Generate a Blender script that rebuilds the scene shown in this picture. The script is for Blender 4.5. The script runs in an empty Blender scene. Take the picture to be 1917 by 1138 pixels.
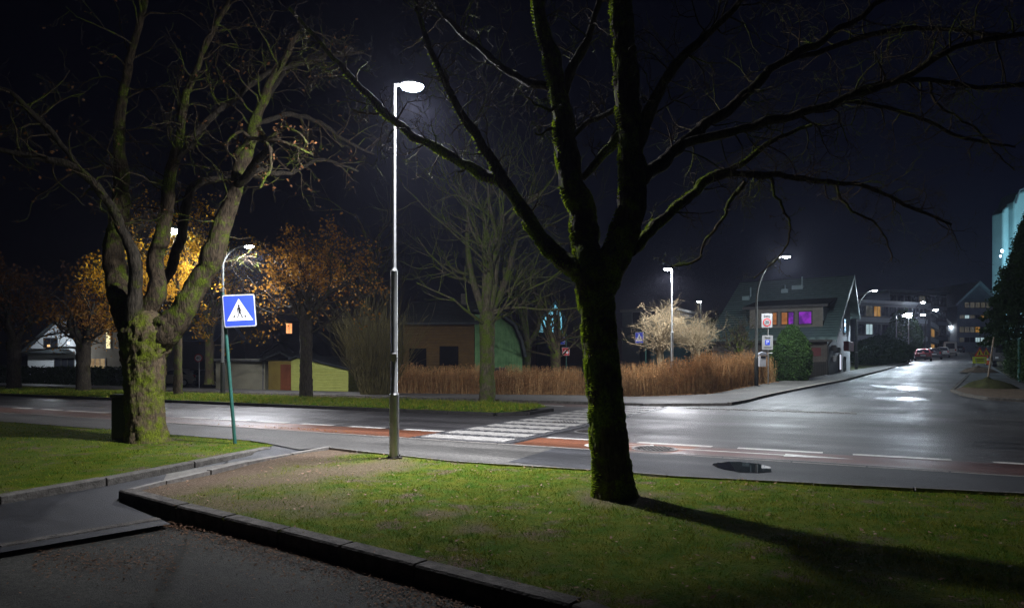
import bpy, math, random
import numpy as np
from mathutils import Vector, Matrix, noise
from mathutils.geometry import delaunay_2d_cdt

R = math.radians
sc = bpy.context.scene
COL = sc.collection
random.seed(11)
rng = np.random.default_rng(11)

# ------------------------------------------------------------------ camera, sky, exposure
F, CX, HY, CH = 1278.0, 958.5, 678.0, 1.5       # focal length and horizon of the photograph, in its pixels
cam_d = bpy.data.cameras.new('camera'); cam = bpy.data.objects.new('camera', cam_d); COL.objects.link(cam)
cam_d.sensor_width = 36; cam_d.lens = F/1917*36; cam_d.shift_y = (HY-569)/1917
cam_d.clip_start = .05; cam_d.clip_end = 3000
cam.location = (0, 0, CH); cam.rotation_euler = (R(90), 0, 0)
sc.camera = cam
w = bpy.data.worlds.new('World'); sc.world = w; w.use_nodes = True
nt = w.node_tree; bg = nt.nodes['Background']
sky = nt.nodes.new('ShaderNodeTexSky'); sky.sky_type = 'NISHITA'; sky.sun_disc = False
sky.sun_elevation = R(-4); sky.sun_rotation = R(60); sky.air_density = 1.0; sky.dust_density = .3; sky.ozone_density = 4
nt.links.new(sky.outputs[0], bg.inputs[0]); bg.inputs[1].default_value = .06
vs = sc.view_settings; vs.view_transform = 'Standard'; vs.look = 'None'; vs.gamma = 1; vs.exposure = 0
sc.render.engine = 'CYCLES'
cy = sc.cycles
cy.use_denoising = True
try: cy.denoiser = 'OPENIMAGEDENOISE'; cy.denoising_prefilter = 'NONE'
except Exception: pass
cy.max_bounces = 5; cy.diffuse_bounces = 2; cy.glossy_bounces = 3; cy.transmission_bounces = 3; cy.volume_bounces = 0
cy.transparent_max_bounces = 6; cy.caustics_reflective = False; cy.caustics_refractive = False
cy.sample_clamp_indirect = 3; cy.light_sampling_threshold = .005
HAZE = .00055
SPOT = 166; BLEND = .85
LAMP_W = 1.0

# ------------------------------------------------------------------ terrain and projection helpers
U = np.array([.887, -.461]); V = np.array([.461, .887])    # along and across the main road
def sst(a, b, x):
    t = min(1, max(0, (x-a)/(b-a))); return t*t*(3-2*t)
def H(x, y):
    w_ = sst(.15, .385, x/y) if y > 1 else 0
    zr = .03*min(max(y-26, 0), 125) + .012*min(max(y-151, 0), 250)
    v = V[0]*x + V[1]*y
    zl = -.04*min(max(v-25, 0), 14)
    return w_*zr + (1-w_)*zl
def P(px, py, Y):
    return Vector(((px-CX)/F*Y, Y, CH+(HY-py)/F*Y))
def Gz(px, py, z=0):
    Y = (CH-z)*F/(py-HY); return Vector(((px-CX)/F*Y, Y, z))
def G(px, py):
    dx, dz = (px-CX)/F, (HY-py)/F
    Y = 3.0
    while Y < 500:
        if CH+dz*Y <= H(dx*Y, Y): break
        Y *= 1.02
    a, b = Y/1.02, Y
    for _ in range(20):
        m = (a+b)/2
        if CH+dz*m <= H(dx*m, m): b = m
        else: a = m
    return Vector((dx*b, b, H(dx*b, b)))
def UV(u, v):
    p = U*u+V*v; return Vector((p[0], p[1], H(p[0], p[1])))

# ------------------------------------------------------------------ materials
def hexs(c): return (c[0], c[1], c[2], 1)
def pm(name, col, rough=.7, col2=None, scale=8, bump=.2, bscale=None, metal=0, detail=6, dist=.02, rough2=None, spec=.5, stretch=None, lo=.35, hi=.65, trans=0):
    m = bpy.data.materials.new(name); m.use_nodes = True
    n, l = m.node_tree.nodes, m.node_tree.links
    b = n['Principled BSDF']
    col2 = col2 or tuple(c*.75 for c in col)
    if rough >= .68 and spec == .5: spec = .12
    g = n.new('ShaderNodeNewGeometry')
    tc = n.new('ShaderNodeTexCoord')
    src = tc.outputs['Object']
    if stretch:
        mp = n.new('ShaderNodeMapping'); mp.inputs['Scale'].default_value = stretch
        l.new(src, mp.inputs[0]); src = mp.outputs[0]
    nz = n.new('ShaderNodeTexNoise'); nz.inputs['Scale'].default_value = scale; nz.inputs['Detail'].default_value = detail
    nz.inputs['Roughness'].default_value = .62
    l.new(src, nz.inputs['Vector'])
    cr = n.new('ShaderNodeValToRGB'); e = cr.color_ramp.elements
    e[0].position = lo; e[0].color = hexs(col); e[1].position = hi; e[1].color = hexs(col2)
    l.new(nz.outputs[0], cr.inputs[0]); l.new(cr.outputs[0], b.inputs['Base Color'])
    b.inputs['Metallic'].default_value = metal
    b.inputs['Roughness'].default_value = rough
    b.inputs['Specular IOR Level'].default_value = spec
    if rough2 is not None:
        mr = n.new('ShaderNodeMapRange'); mr.inputs[1].default_value = .3; mr.inputs[2].default_value = .7
        mr.inputs[3].default_value = rough; mr.inputs[4].default_value = rough2
        nz3 = n.new('ShaderNodeTexNoise'); nz3.inputs['Scale'].default_value = scale*.37; nz3.inputs['Detail'].default_value = 4
        l.new(src, nz3.inputs['Vector'])
        l.new(nz3.outputs[0], mr.inputs[0]); l.new(mr.outputs[0], b.inputs['Roughness'])
    if bump:
        nz2 = n.new('ShaderNodeTexNoise'); nz2.inputs['Scale'].default_value = bscale or scale*4; nz2.inputs['Detail'].default_value = 5
        l.new(src, nz2.inputs['Vector'])
        bp = n.new('ShaderNodeBump'); bp.inputs['Strength'].default_value = bump; bp.inputs['Distance'].default_value = dist
        l.new(nz2.outputs[0], bp.inputs['Height']); l.new(bp.outputs[0], b.inputs['Normal'])
    if trans:
        tr = n.new('ShaderNodeBsdfTranslucent'); l.new(cr.outputs[0], tr.inputs[0])
        mx = n.new('ShaderNodeMixShader'); mx.inputs[0].default_value = trans
        l.new(b.outputs[0], mx.inputs[1]); l.new(tr.outputs[0], mx.inputs[2])
        l.new(mx.outputs[0], n['Material Output'].inputs[0])
    return m
def emit(name, col, s):
    m = bpy.data.materials.new(name); m.use_nodes = True
    n, l = m.node_tree.nodes, m.node_tree.links
    n.remove(n['Principled BSDF'])
    e = n.new('ShaderNodeEmission'); e.inputs[0].default_value = hexs(col); e.inputs[1].default_value = s
    l.new(e.outputs[0], n['Material Output'].inputs[0]); return m
def window_emit(name, c1, c2, s, scale=3):
    m = emit(name, c1, s); n, l = m.node_tree.nodes, m.node_tree.links
    e = [x for x in n if x.type == 'EMISSION'][0]
    tc = n.new('ShaderNodeTexCoord'); nz = n.new('ShaderNodeTexNoise'); nz.inputs['Scale'].default_value = scale
    cr = n.new('ShaderNodeValToRGB'); cr.color_ramp.elements[0].color = hexs(c1); cr.color_ramp.elements[1].color = hexs(c2)
    cr.color_ramp.elements[0].position = .4; cr.color_ramp.elements[1].position = .62
    l.new(tc.outputs['Object'], nz.inputs[0]); l.new(nz.outputs[0], cr.inputs[0]); l.new(cr.outputs[0], e.inputs[0]); return m

def asphalt(name, col, wet, wet2, bump=.35, tone=.7, grain=22, spec=.5, streak=-27.5):
    """asphalt: grit, blotches, a film of water that comes and goes"""
    m = pm(name, col, wet, tuple(c*tone for c in col), scale=.8, bump=bump, bscale=90, dist=.006, rough2=wet2, spec=spec)
    n, l = m.node_tree.nodes, m.node_tree.links
    b = n['Principled BSDF']
    tc = n.new('ShaderNodeTexCoord')
    gr = n.new('ShaderNodeTexNoise'); gr.inputs['Scale'].default_value = grain; gr.inputs['Detail'].default_value = 6; gr.inputs['Roughness'].default_value = .95
    l.new(tc.outputs['Object'], gr.inputs[0])
    mr = n.new('ShaderNodeMapRange'); mr.inputs[1].default_value = .38; mr.inputs[2].default_value = .66; mr.inputs[3].default_value = .3; mr.inputs[4].default_value = 2.3
    l.new(gr.outputs[0], mr.inputs[0])
    mul = n.new('ShaderNodeMixRGB'); mul.blend_type = 'MULTIPLY'; mul.inputs[0].default_value = 1
    src = b.inputs['Base Color'].links[0].from_socket
    l.new(src, mul.inputs[1]); l.new(mr.outputs[0], mul.inputs[2]); l.new(mul.outputs[0], b.inputs['Base Color'])
    # crack and seam lines, and a slow darker/lighter drift
    mp1 = n.new('ShaderNodeMapping'); mp1.inputs['Rotation'].default_value[2] = R(-streak); l.new(tc.outputs['Object'], mp1.inputs[0])
    mp2 = n.new('ShaderNodeMapping'); mp2.inputs['Scale'].default_value = (.12, 1.6, 1); l.new(mp1.outputs[0], mp2.inputs[0])
    vo = n.new('ShaderNodeTexNoise'); vo.inputs['Scale'].default_value = 1.1; vo.inputs['Detail'].default_value = 7; vo.inputs['Distortion'].default_value = .4
    l.new(mp2.outputs[0], vo.inputs[0])
    m2 = n.new('ShaderNodeMapRange'); m2.inputs[1].default_value = .38; m2.inputs[2].default_value = .62; m2.inputs[3].default_value = .65; m2.inputs[4].default_value = 1.25
    l.new(vo.outputs[0], m2.inputs[0])
    mu2 = n.new('ShaderNodeMixRGB'); mu2.blend_type = 'MULTIPLY'; mu2.inputs[0].default_value = 1
    l.new(mul.outputs[0], mu2.inputs[1]); l.new(m2.outputs[0], mu2.inputs[2]); l.new(mu2.outputs[0], b.inputs['Base Color'])
    # grit also breaks up the sheen
    rs_ = b.inputs['Roughness'].links[0].from_socket
    ma = n.new('ShaderNodeMath'); ma.operation = 'MULTIPLY_ADD'; ma.inputs[1].default_value = .45; ad = n.new('ShaderNodeMath'); ad.operation = 'ADD'; ad.inputs[1].default_value = 0; l.new(gr.outputs[0], ad.inputs[0]); vs2 = n.new('ShaderNodeMath'); vs2.operation = 'MULTIPLY_ADD'; vs2.inputs[1].default_value = .9; vs2.inputs[2].default_value = -.45; l.new(vo.outputs[0], vs2.inputs[0]); l.new(vs2.outputs[0], ad.inputs[1]); l.new(ad.outputs[0], ma.inputs[0])
    sb = n.new('ShaderNodeMath'); sb.operation = 'SUBTRACT'; sb.inputs[1].default_value = .25; l.new(rs_, sb.inputs[0]); l.new(sb.outputs[0], ma.inputs[2]); l.new(ma.outputs[0], b.inputs['Roughness'])
    return m

M = {}
M['road'] = asphalt('wet_asphalt', (.045, .043, .045), .40, .66, .9)
M['street'] = asphalt('street_asphalt', (.045, .047, .052), .42, .68, .9, streak=57)
M['walk'] = asphalt('footway_asphalt', (.075, .072, .066), .62, .8, .6, spec=.3)
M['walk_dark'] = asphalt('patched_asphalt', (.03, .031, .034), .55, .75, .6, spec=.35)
M['park'] = asphalt('car_park_asphalt', (.045, .045, .038), .75, .9, 1, spec=.12, grain=30)
M['red'] = asphalt('red_asphalt', (.15, .054, .026), .45, .66, .5, spec=.35)
M['red_wet'] = asphalt('wet_red_asphalt', (.075, .032, .027), .3, .6, .4)
M['red_dark'] = asphalt('worn_red_asphalt', (.09, .042, .03), .45, .66, .5)
M['paint'] = pm('worn_road_paint', (.62, .6, .56), .5, (.38, .37, .34), 9, .2, 80)
M['cobble_white'] = pm('white_setts', (.4, .385, .36), .55, (.27, .26, .24), 6, .3, 30)
M['granite'] = pm('granite_kerb', (.26, .245, .22), .75, (.14, .13, .12), 14, .5, 60, lo=.3, hi=.7)
M['granite_dark'] = pm('weathered_kerb', (.13, .12, .105), .85, (.06, .055, .05), 9, .7, 40)
M['soil'] = pm('bare_soil', (.12, .085, .06), .9, (.06, .045, .03), 5, .8, 50)
M['yard'] = pm('yard_ground', (.05, .05, .028), .95, (.035, .045, .015), 1.5, .6, 20)
M['metal'] = pm('galvanised_steel', (.55, .56, .55), .38, (.42, .43, .43), 6, .05, 40, metal=.85)
M['metal_dull'] = pm('dull_galvanised_steel', (.3, .3, .29), .55, (.2, .2, .19), 6, .1, 40, metal=.5)
M['dark_metal'] = pm('dark_cast_iron', (.03, .028, .026), .5, (.06, .05, .045), 20, .3, 60, metal=.5)
M['green_paint'] = pm('green_painted_steel', (.025, .11, .085), .42, (.02, .08, .065), 14, .05, 50)
M['grey_plastic'] = pm('dark_plastic', (.02, .025, .03), .5, (.03, .035, .04), 6, .05)
M['white_plastic'] = pm('white_plastic', (.6, .62, .65), .45, (.45, .47, .5), 6, .05)
M['mast_dark'] = pm('dimmed_mast', (.055, .06, .055), .7, (.04, .042, .04), 6, .1, 40, metal=.2)  # colour darkened to offset the glare of each mast's own lamp
M['sign_blue'] = pm('sign_blue', (.035, .075, .62), .4, (.04, .085, .66), 4, 0)
M['void'] = pm('unlit_black', (.004, .004, .005), .95, (.006, .006, .006), 4, 0, spec=0)
M['sign_white'] = pm('sign_white', (.82, .82, .84), .4, (.78, .78, .8), 4, 0)
M['sign_grey'] = pm('dimmed_white', (.36, .35, .35), .5, (.28, .27, .27), 4, 0)  # white dimmed to offset the strong lamp close to the zone signs
M['sign_black'] = pm('sign_black', (.012, .012, .014), .5, (.015, .015, .015), 4, 0)
M['sign_red'] = pm('sign_red', (.55, .02, .025), .4, (.5, .02, .025), 4, 0)
M['sign_yellow'] = pm('sign_yellow', (.55, .6, .03), .5, (.45, .5, .03), 4, 0)
M['sign_orange'] = pm('sign_orange', (.75, .12, .02), .5, (.6, .1, .02), 4, 0)
M['glass'] = pm('dark_window_glass', (.012, .015, .02), .08, (.02, .022, .03), 3, .0)
M['frame'] = pm('window_frame', (.35, .35, .36), .6, (.28, .28, .29), 4, 0)
M['frame_dark'] = pm('dark_window_frame', (.05, .045, .04), .6, (.04, .04, .035), 4, 0)
M['roof_tile'] = pm('roof_tile', (.15, .24, .235), .6, (.11, .18, .18), 3, .4, 12)  # teal cast of the light is put into the tile colour
M['dark_roof'] = pm('dark_roof_felt', (.035, .04, .042), .75, (.02, .024, .026), 3, .4, 12)
M['tyre'] = pm('tyre_rubber', (.015, .015, .015), .8, (.02, .02, .02), 10, .1)

# bark: fissured, with moss in patches
def bark(name, c1, c2, moss, mlo=.48, mhi=.56, mscale=2.2):
    m = pm(name, c1, .9, c2, 22, 1.0, 34, dist=.03, stretch=(1, 1, .28))
    n, l = m.node_tree.nodes, m.node_tree.links
    b = n['Principled BSDF']
    src = b.inputs['Base Color'].links[0].from_socket
    tc = n.new('ShaderNodeTexCoord')
    nz = n.new('ShaderNodeTexNoise'); nz.inputs['Scale'].default_value = mscale; nz.inputs['Detail'].default_value = 9; nz.inputs['Roughness'].default_value = .72
    l.new(tc.outputs['Object'], nz.inputs[0])
    cr = n.new('ShaderNodeValToRGB'); cr.color_ramp.elements[0].position = mlo; cr.color_ramp.elements[1].position = mhi
    l.new(nz.outputs[0], cr.inputs[0])
    nz2 = n.new('ShaderNodeTexNoise'); nz2.inputs['Scale'].default_value = 45; nz2.inputs['Detail'].default_value = 3
    l.new(tc.outputs['Object'], nz2.inputs[0])
    mc = n.new('ShaderNodeValToRGB'); mc.color_ramp.elements[0].color = hexs(tuple(c*.4 for c in moss)); mc.color_ramp.elements[1].color = hexs(moss)
    mc.color_ramp.elements[0].position = .35; mc.color_ramp.elements[1].position = .62
    l.new(nz2.outputs[0], mc.inputs[0])
    mx = n.new('ShaderNodeMixRGB'); l.new(cr.outputs[0], mx.inputs[0]); l.new(src, mx.inputs[1]); l.new(mc.outputs[0], mx.inputs[2])
    l.new(mx.outputs[0], b.inputs['Base Color'])
    return m
M['bark_mossy'] = bark('mossy_bark', (.085, .068, .045), (.03, .024, .017), (.17, .23, .01), .46, .56)
M['bark'] = bark('weathered_bark', (.075, .055, .033), (.022, .017, .012), (.09, .12, .01), .5, .6)
M['bark_dark'] = bark('dark_bark', (.06, .05, .036), (.02, .017, .013), (.07, .08, .012), .56, .66)
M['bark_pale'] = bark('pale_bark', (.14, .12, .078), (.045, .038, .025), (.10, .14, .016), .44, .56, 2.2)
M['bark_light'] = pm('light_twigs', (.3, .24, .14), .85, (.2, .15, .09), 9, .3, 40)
M['moss'] = pm('moss_tufts', (.24, .32, .012), .95, (.14, .2, .01), 9, 0, trans=.5)  # moss colour brightened to carry the lamp's rim light
M['leaf_gold'] = pm('golden_leaf', (.62, .36, .02), .7, (.42, .2, .02), 3, 0, trans=.45)
M['leaf_orange'] = pm('rusty_leaf', (.38, .19, .025), .7, (.2, .085, .018), 3, 0, trans=.4)
M['leaf_brown'] = pm('brown_leaf', (.19, .085, .03), .75, (.09, .045, .02), 3, 0, trans=.2)
M['leaf_litter'] = pm('leaf_litter', (.2, .115, .065), .85, (.06, .032, .02), 14, 0)
M['hedge_leaf'] = pm('dry_beech_leaf', (.42, .2, .07), .75, (.13, .06, .025), 3.5, 0, trans=.25)
M['reed'] = pm('dry_stem', (.42, .26, .11), .8, (.16, .09, .04), 5, 0)
M['evergreen'] = pm('evergreen_foliage', (.035, .07, .015), .8, (.018, .04, .01), 2, 0)
M['bush_green'] = pm('olive_twigs', (.11, .095, .035), .85, (.06, .052, .022), 2, 0)

def grass_mat(name, g1, g2, s1, s2, mask=None, lo=.5, hi=.62, mscale=1.3):
    """grass blending into bare, leafy soil by large noise patches and an optional painted-in patch attribute"""
    m = bpy.data.materials.new(name); m.use_nodes = True
    n, l = m.node_tree.nodes, m.node_tree.links; b = n['Principled BSDF']
    tc = n.new('ShaderNodeTexCoord')
    def ramp(scale, det, a, c, lo_, hi_):
        nz = n.new('ShaderNodeTexNoise'); nz.inputs['Scale'].default_value = scale; nz.inputs['Detail'].default_value = det
        nz.inputs['Roughness'].default_value = .7
        l.new(tc.outputs['Object'], nz.inputs[0])
        r = n.new('ShaderNodeValToRGB'); r.color_ramp.elements[0].position = lo_; r.color_ramp.elements[1].position = hi_
        r.color_ramp.elements[0].color = hexs(a); r.color_ramp.elements[1].color = hexs(c); l.new(nz.outputs[0], r.inputs[0]); return r
    gr = ramp(3.5, 8, g1, g2, .38, .62); so = ramp(30, 6, s1, s2, .35, .65)
    mk = ramp(mscale, 8, (0, 0, 0), (1, 1, 1), lo, hi)
    at = n.new('ShaderNodeAttribute'); at.attribute_name = 'bare'
    mxm = n.new('ShaderNodeMath'); mxm.operation = 'MAXIMUM'; l.new(mk.outputs[0], mxm.inputs[0]); l.new(at.outputs['Fac'], mxm.inputs[1])
    mx = n.new('ShaderNodeMixRGB'); l.new(mxm.outputs[0], mx.inputs[0]); l.new(gr.outputs[0], mx.inputs[1]); l.new(so.outputs[0], mx.inputs[2])
    l.new(mx.outputs[0], b.inputs['Base Color']); b.inputs['Roughness'].default_value = .95
    b.inputs['Specular IOR Level'].default_value = .06
    nz = n.new('ShaderNodeTexNoise'); nz.inputs['Scale'].default_value = 55; nz.inputs['Detail'].default_value = 6; l.new(tc.outputs['Object'], nz.inputs[0])
    bp = n.new('ShaderNodeBump'); bp.inputs['Strength'].default_value = .9; bp.inputs['Distance'].default_value = .03
    l.new(nz.outputs[0], bp.inputs['Height']); l.new(bp.outputs[0], b.inputs['Normal'])
    return m
M['lawn'] = grass_mat('lawn_turf', (.04, .085, .006), (.10, .11, .012), (.16, .12, .085), (.06, .042, .028), lo=.54, hi=.64)
M['blade'] = pm('grass_blade', (.06, .15, .006), .7, (.23, .22, .025), 5, 0, trans=.3, detail=12, lo=.4, hi=.6)

# ------------------------------------------------------------------ mesh helpers
def link(o, parent=None):
    COL.objects.link(o)
    if parent: o.parent = parent
    return o
def tag(o, label=None, cat=None, group=None, kind=None):
    for k, v_ in (('label', label), ('category', cat), ('group', group), ('kind', kind)):
        if v_: o[k] = v_
    return o
def empty(name, loc, label, cat, group=None, rz=0):
    o = bpy.data.objects.new(name, None); COL.objects.link(o); o.location = loc; o.rotation_euler.z = rz
    o.empty_display_size = .2
    return tag(o, label, cat, group)

def np_mesh(name, verts, faces_list, mat, parent=None, smooth=False, world=False, attr=None):
    """faces_list: arrays of shape (n,k). verts in world space when world=True and parent given"""
    verts = np.asarray(verts, dtype=np.float32).reshape(-1, 3)
    if world and parent is not None:
        verts = verts - np.array(parent.location, dtype=np.float32)
    me = bpy.data.meshes.new(name)
    me.vertices.add(len(verts)); me.vertices.foreach_set('co', verts.ravel())
    loops = np.concatenate([f.ravel() for f in faces_list]).astype(np.int32)
    sizes = np.concatenate([np.full(len(f), f.shape[1]) for f in faces_list]).astype(np.int32)
    starts = np.concatenate([[0], np.cumsum(sizes)[:-1]]).astype(np.int32)
    me.loops.add(len(loops)); me.loops.foreach_set('vertex_index', loops)
    me.polygons.add(len(sizes)); me.polygons.foreach_set('loop_start', starts)
    try: me.polygons.foreach_set('loop_total', sizes)
    except Exception: pass
    if smooth: me.polygons.foreach_set('use_smooth', np.ones(len(sizes), dtype=bool))
    me.update(calc_edges=True); me.validate()
    me.materials.append(mat)
    if attr is not None:
        a = me.attributes.new('bare', 'FLOAT', 'POINT'); a.data.foreach_set('value', np.asarray(attr, dtype=np.float32))
    o = bpy.data.objects.new(name, me)
    return link(o, parent)

class MB:
    def __init__(s): s.v = []; s.f = []
    def add(s, vs_, fs_):
        b = len(s.v); s.v += [tuple(x) for x in vs_]; s.f += [tuple(b+i for i in f) for f in fs_]; return s
    def box(s, x0, x1, y0, y1, z0, z1, m=None):
        vs_ = [Vector((x, y, z)) for z in (z0, z1) for x, y in ((x0, y0), (x1, y0), (x1, y1), (x0, y1))]
        if m: vs_ = [m @ q for q in vs_]
        return s.add(vs_, [(3, 2, 1, 0), (4, 5, 6, 7), (0, 1, 5, 4), (1, 2, 6, 5), (2, 3, 7, 6), (3, 0, 4, 7)])
    def prism(s, pts, axis, a, b, m=None):
        """extrude a 2-D outline along x ('x'), y or z between a and b"""
        n = len(pts)
        def mk(p, t): return {'x': Vector((t, p[0], p[1])), 'y': Vector((p[0], t, p[1])), 'z': Vector((p[0], p[1], t))}[axis]
        vs_ = [mk(p, a) for p in pts]+[mk(p, b) for p in pts]
        if m: vs_ = [m @ q for q in vs_]
        return s.add(vs_, [tuple(range(n-1, -1, -1)), tuple(range(n, 2*n))]+[(i, (i+1) % n, n+(i+1) % n, n+i) for i in range(n)])
    def tube(s, pts, rad, n=10, cap=True):
        vs_, fq = tube_np(np.array([tuple(p) for p in pts], dtype=float), np.array(rad if hasattr(rad, '__len__') else [rad]*len(pts), dtype=float), n)
        b = len(s.v); s.v += [tuple(x) for x in vs_]; s.f += [tuple(int(b+i) for i in f) for f in fq]
        if cap:
            s.f.append(tuple(b+i for i in range(n-1, -1, -1))); k = len(pts)-1
            s.f.append(tuple(b+k*n+i for i in range(n)))
        return s
    def ell(s, c, r, n=12, k=8):
        vs_ = []; fs_ = []
        for j in range(k+1):
            ph = math.pi*j/k
            for i in range(n):
                t = 2*math.pi*i/n
                vs_.append((c[0]+r[0]*math.sin(ph)*math.cos(t), c[1]+r[1]*math.sin(ph)*math.sin(t), c[2]+r[2]*math.cos(ph)))
        for j in range(k):
            for i in range(n): fs_.append((j*n+i, (j+1)*n+i, (j+1)*n+(i+1) % n, j*n+(i+1) % n))
        return s.add(vs_, fs_)
    def build(s, name, mat, parent=None, smooth=False, m=None, bevel=0):
        me = bpy.data.meshes.new(name)
        vs_ = [m @ Vector(x) for x in s.v] if m else s.v
        me.from_pydata(vs_, [], s.f); me.materials.append(mat)
        if smooth:
            me.polygons.foreach_set('use_smooth', [True]*len(me.polygons))
        me.update()
        o = link(bpy.data.objects.new(name, me), parent)
        if bevel:
            b = o.modifiers.new('Bevel', 'BEVEL'); b.width = bevel; b.segments = 2; b.limit_method = 'ANGLE'
        if smooth:
            try: me.set_sharp_from_angle(angle=R(40))
            except Exception: pass
        return o

def tube_np(pts, rad, n, disp=None):
    k = len(pts)
    t = np.empty_like(pts); t[1:-1] = pts[2:]-pts[:-2]; t[0] = pts[1]-pts[0]; t[-1] = pts[-1]-pts[-2]
    t /= np.linalg.norm(t, axis=1, keepdims=True)+1e-9
    a = np.array([1., 0, 0]) if abs(t[0][0]) < .8 else np.array([0, 1., 0])
    ang = np.arange(n)*2*math.pi/n; ca, sa = np.cos(ang), np.sin(ang)
    out = np.empty((k, n, 3))
    for i in range(k):
        a = a-t[i]*np.dot(a, t[i]); a /= np.linalg.norm(a)+1e-9
        b = np.cross(t[i], a)
        r = rad[i] if disp is None else rad[i]*disp[i][:, None]
        out[i] = pts[i]+(ca[:, None]*a+sa[:, None]*b)*r
    idx = np.arange(k*n).reshape(k, n); nx = np.roll(idx, -1, axis=1)
    f = np.stack([idx[:-1], nx[:-1], nx[1:], idx[1:]], -1).reshape(-1, 4)
    return out.reshape(-1, 3), f

def text_mesh(s, size, ax='c'):
    cu = bpy.data.curves.new('t', 'FONT'); cu.body = s; cu.size = size; cu.align_x = 'CENTER'; cu.align_y = 'CENTER'; cu.extrude = .002
    o = bpy.data.objects.new('t', cu); COL.objects.link(o)
    dg = bpy.context.evaluated_depsgraph_get(); me = bpy.data.meshes.new_from_object(o.evaluated_get(dg))
    COL.objects.unlink(o); bpy.data.objects.remove(o); bpy.data.curves.remove(cu)
    return me
def text(s, size, name, mat, parent, loc, sx=1):
    me = text_mesh(s, size); me.materials.clear(); me.materials.append(mat)
    o = link(bpy.data.objects.new(name, me), parent); o.location = loc; o.rotation_euler = (R(90), 0, 0); o.scale.x = sx; return o

def sheet(name, poly, step, mat, off=0, zf=None, kind='structure', bare=None, parent=None, maxpts=6000):
    """a ground sheet: polygon filled with a triangle net that follows the terrain"""
    pts = []
    for i in range(len(poly)):
        a, b = Vector((poly[i][0], poly[i][1])), Vector((poly[(i+1) % len(poly)][0], poly[(i+1) % len(poly)][1]))
        k = max(1, int((b-a).length/step))
        for j in range(k): pts.append(a.lerp(b, j/k))
    nb = len(pts); edges = [(i, (i+1) % nb) for i in range(nb)]
    xs = [p.x for p in pts]; ys = [p.y for p in pts]
    px_, py_ = np.array(xs), np.array(ys); qx, qy = np.roll(px_, -1), np.roll(py_, -1)
    gx = np.arange(min(xs)+step/2, max(xs), step); gy = np.arange(min(ys)+step/2, max(ys), step)
    for y in gy:
        cr = (py_ > y) != (qy > y)
        xi = np.sort(px_[cr]+(y-py_[cr])*(qx[cr]-px_[cr])/(qy[cr]-py_[cr]))
        for x in gx:
            if np.searchsorted(xi, x) % 2 == 1: pts.append(Vector((x+random.uniform(-.1, .1)*step, y+random.uniform(-.1, .1)*step)))
    vo, _, fo, _, _, _ = delaunay_2d_cdt(pts, edges, [list(range(nb))], 1, 1e-5)
    zf = zf or H
    vv = np.array([(p.x, p.y, zf(p.x, p.y)+off) for p in vo])
    tri = np.array([f for f in fo if len(f) == 3], dtype=np.int32)
    # upward normals
    a, b, c = vv[tri[:, 0]], vv[tri[:, 1]], vv[tri[:, 2]]
    flip = np.cross(b-a, c-a)[:, 2] < 0; tri[flip] = tri[flip][:, ::-1]
    at = [bare(p[0], p[1]) for p in vv] if bare else None
    o = np_mesh(name, vv, [tri], mat, parent, smooth=True, attr=at)
    if kind: o['kind'] = kind
    return o

def kerb(name, line, mat, wd=.14, hgt=.12, zf=None, stone=1.0, top=.0, gap=.014, side=1, rough=.004, parent=None):
    """a row of kerb stones along a line; zf gives the top level"""
    zf = zf or (lambda x, y: H(x, y)+.1)
    mb = MB(); L = [Vector((p[0], p[1])) for p in line]
    for a, b in zip(L[:-1], L[1:]):
        d = b-a; n_ = max(1, round(d.length/stone)); d_ = d/n_; t = d_.normalized(); q = Vector((-t.y, t.x))*side
        for i in range(n_):
            s0 = a+d_*i+t*gap; s1 = a+d_*(i+1)-t*gap
            jj = random.uniform(-rough, rough); jz = random.uniform(-rough, rough)
            ch = .015
            sec = [(0, -hgt), (0, -ch), (ch, 0), (wd, 0), (wd, -hgt)]
            vs_ = []
            for k_, s_ in enumerate((s0, s1)):
                for (o_, z_) in sec:
                    pp = s_+q*(o_+jj); vs_.append((pp.x, pp.y, zf(s_.x, s_.y)+z_+jz))
            n5 = 5
            mb.add(vs_, [tuple(range(n5)), tuple(range(2*n5-1, n5-1, -1))]+[(i_, n5+i_, n5+(i_+1) % n5, (i_+1) % n5) for i_ in range(n5)])
    o = mb.build(name, mat, parent)
    if not parent: o['kind'] = 'structure'
    return o
def flatline(pxs, z=0): return [Gz(x, y, z) for x, y in pxs]

def inside(poly, X, Y):
    px_ = np.array([p[0] for p in poly]); py_ = np.array([p[1] for p in poly]); qx, qy = np.roll(px_, -1), np.roll(py_, -1)
    r = np.zeros(len(X), bool)
    for a, b, c, d in zip(px_, py_, qx, qy):
        m = ((b > Y) != (d > Y)) & (X < (c-a)*(Y-b)/(d-b+1e-12)+a); r ^= m
    return r

# ------------------------------------------------------------------ the ground
def ground_fan():
    rr = [0]+[1.0*1.07**i for i in range(98)]
    na = 180; vs_ = []; 
    for r_ in rr[1:]:
        for i in range(na):
            a = 2*math.pi*i/na; x, y = r_*math.sin(a), r_*math.cos(a)
            v = V[0]*x+V[1]*y
            vs_.append((x, y, H(x, y)-(.22 if v < 10.9 else .05)))
    k = len(rr)-1; idx = np.arange(k*na).reshape(k, na); nx = np.roll(idx, -1, axis=1)
    f = np.stack([idx[:-1], idx[1:], nx[1:], nx[:-1]], -1).reshape(-1, 4)
    vs_.append((0, 0, -.22)); c = len(vs_)-1
    t = np.array([(c, idx[0][i], nx[0][i]) for i in range(na)])[:, ::-1]
    o = np_mesh('ground', vs_, [f[:, ::-1], t], M['yard'], smooth=True)
    # make sure it faces up
    if o.data.polygons[10].normal.z < 0: o.data.flip_normals()
    o['kind'] = 'structure'
ground_fan()

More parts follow.
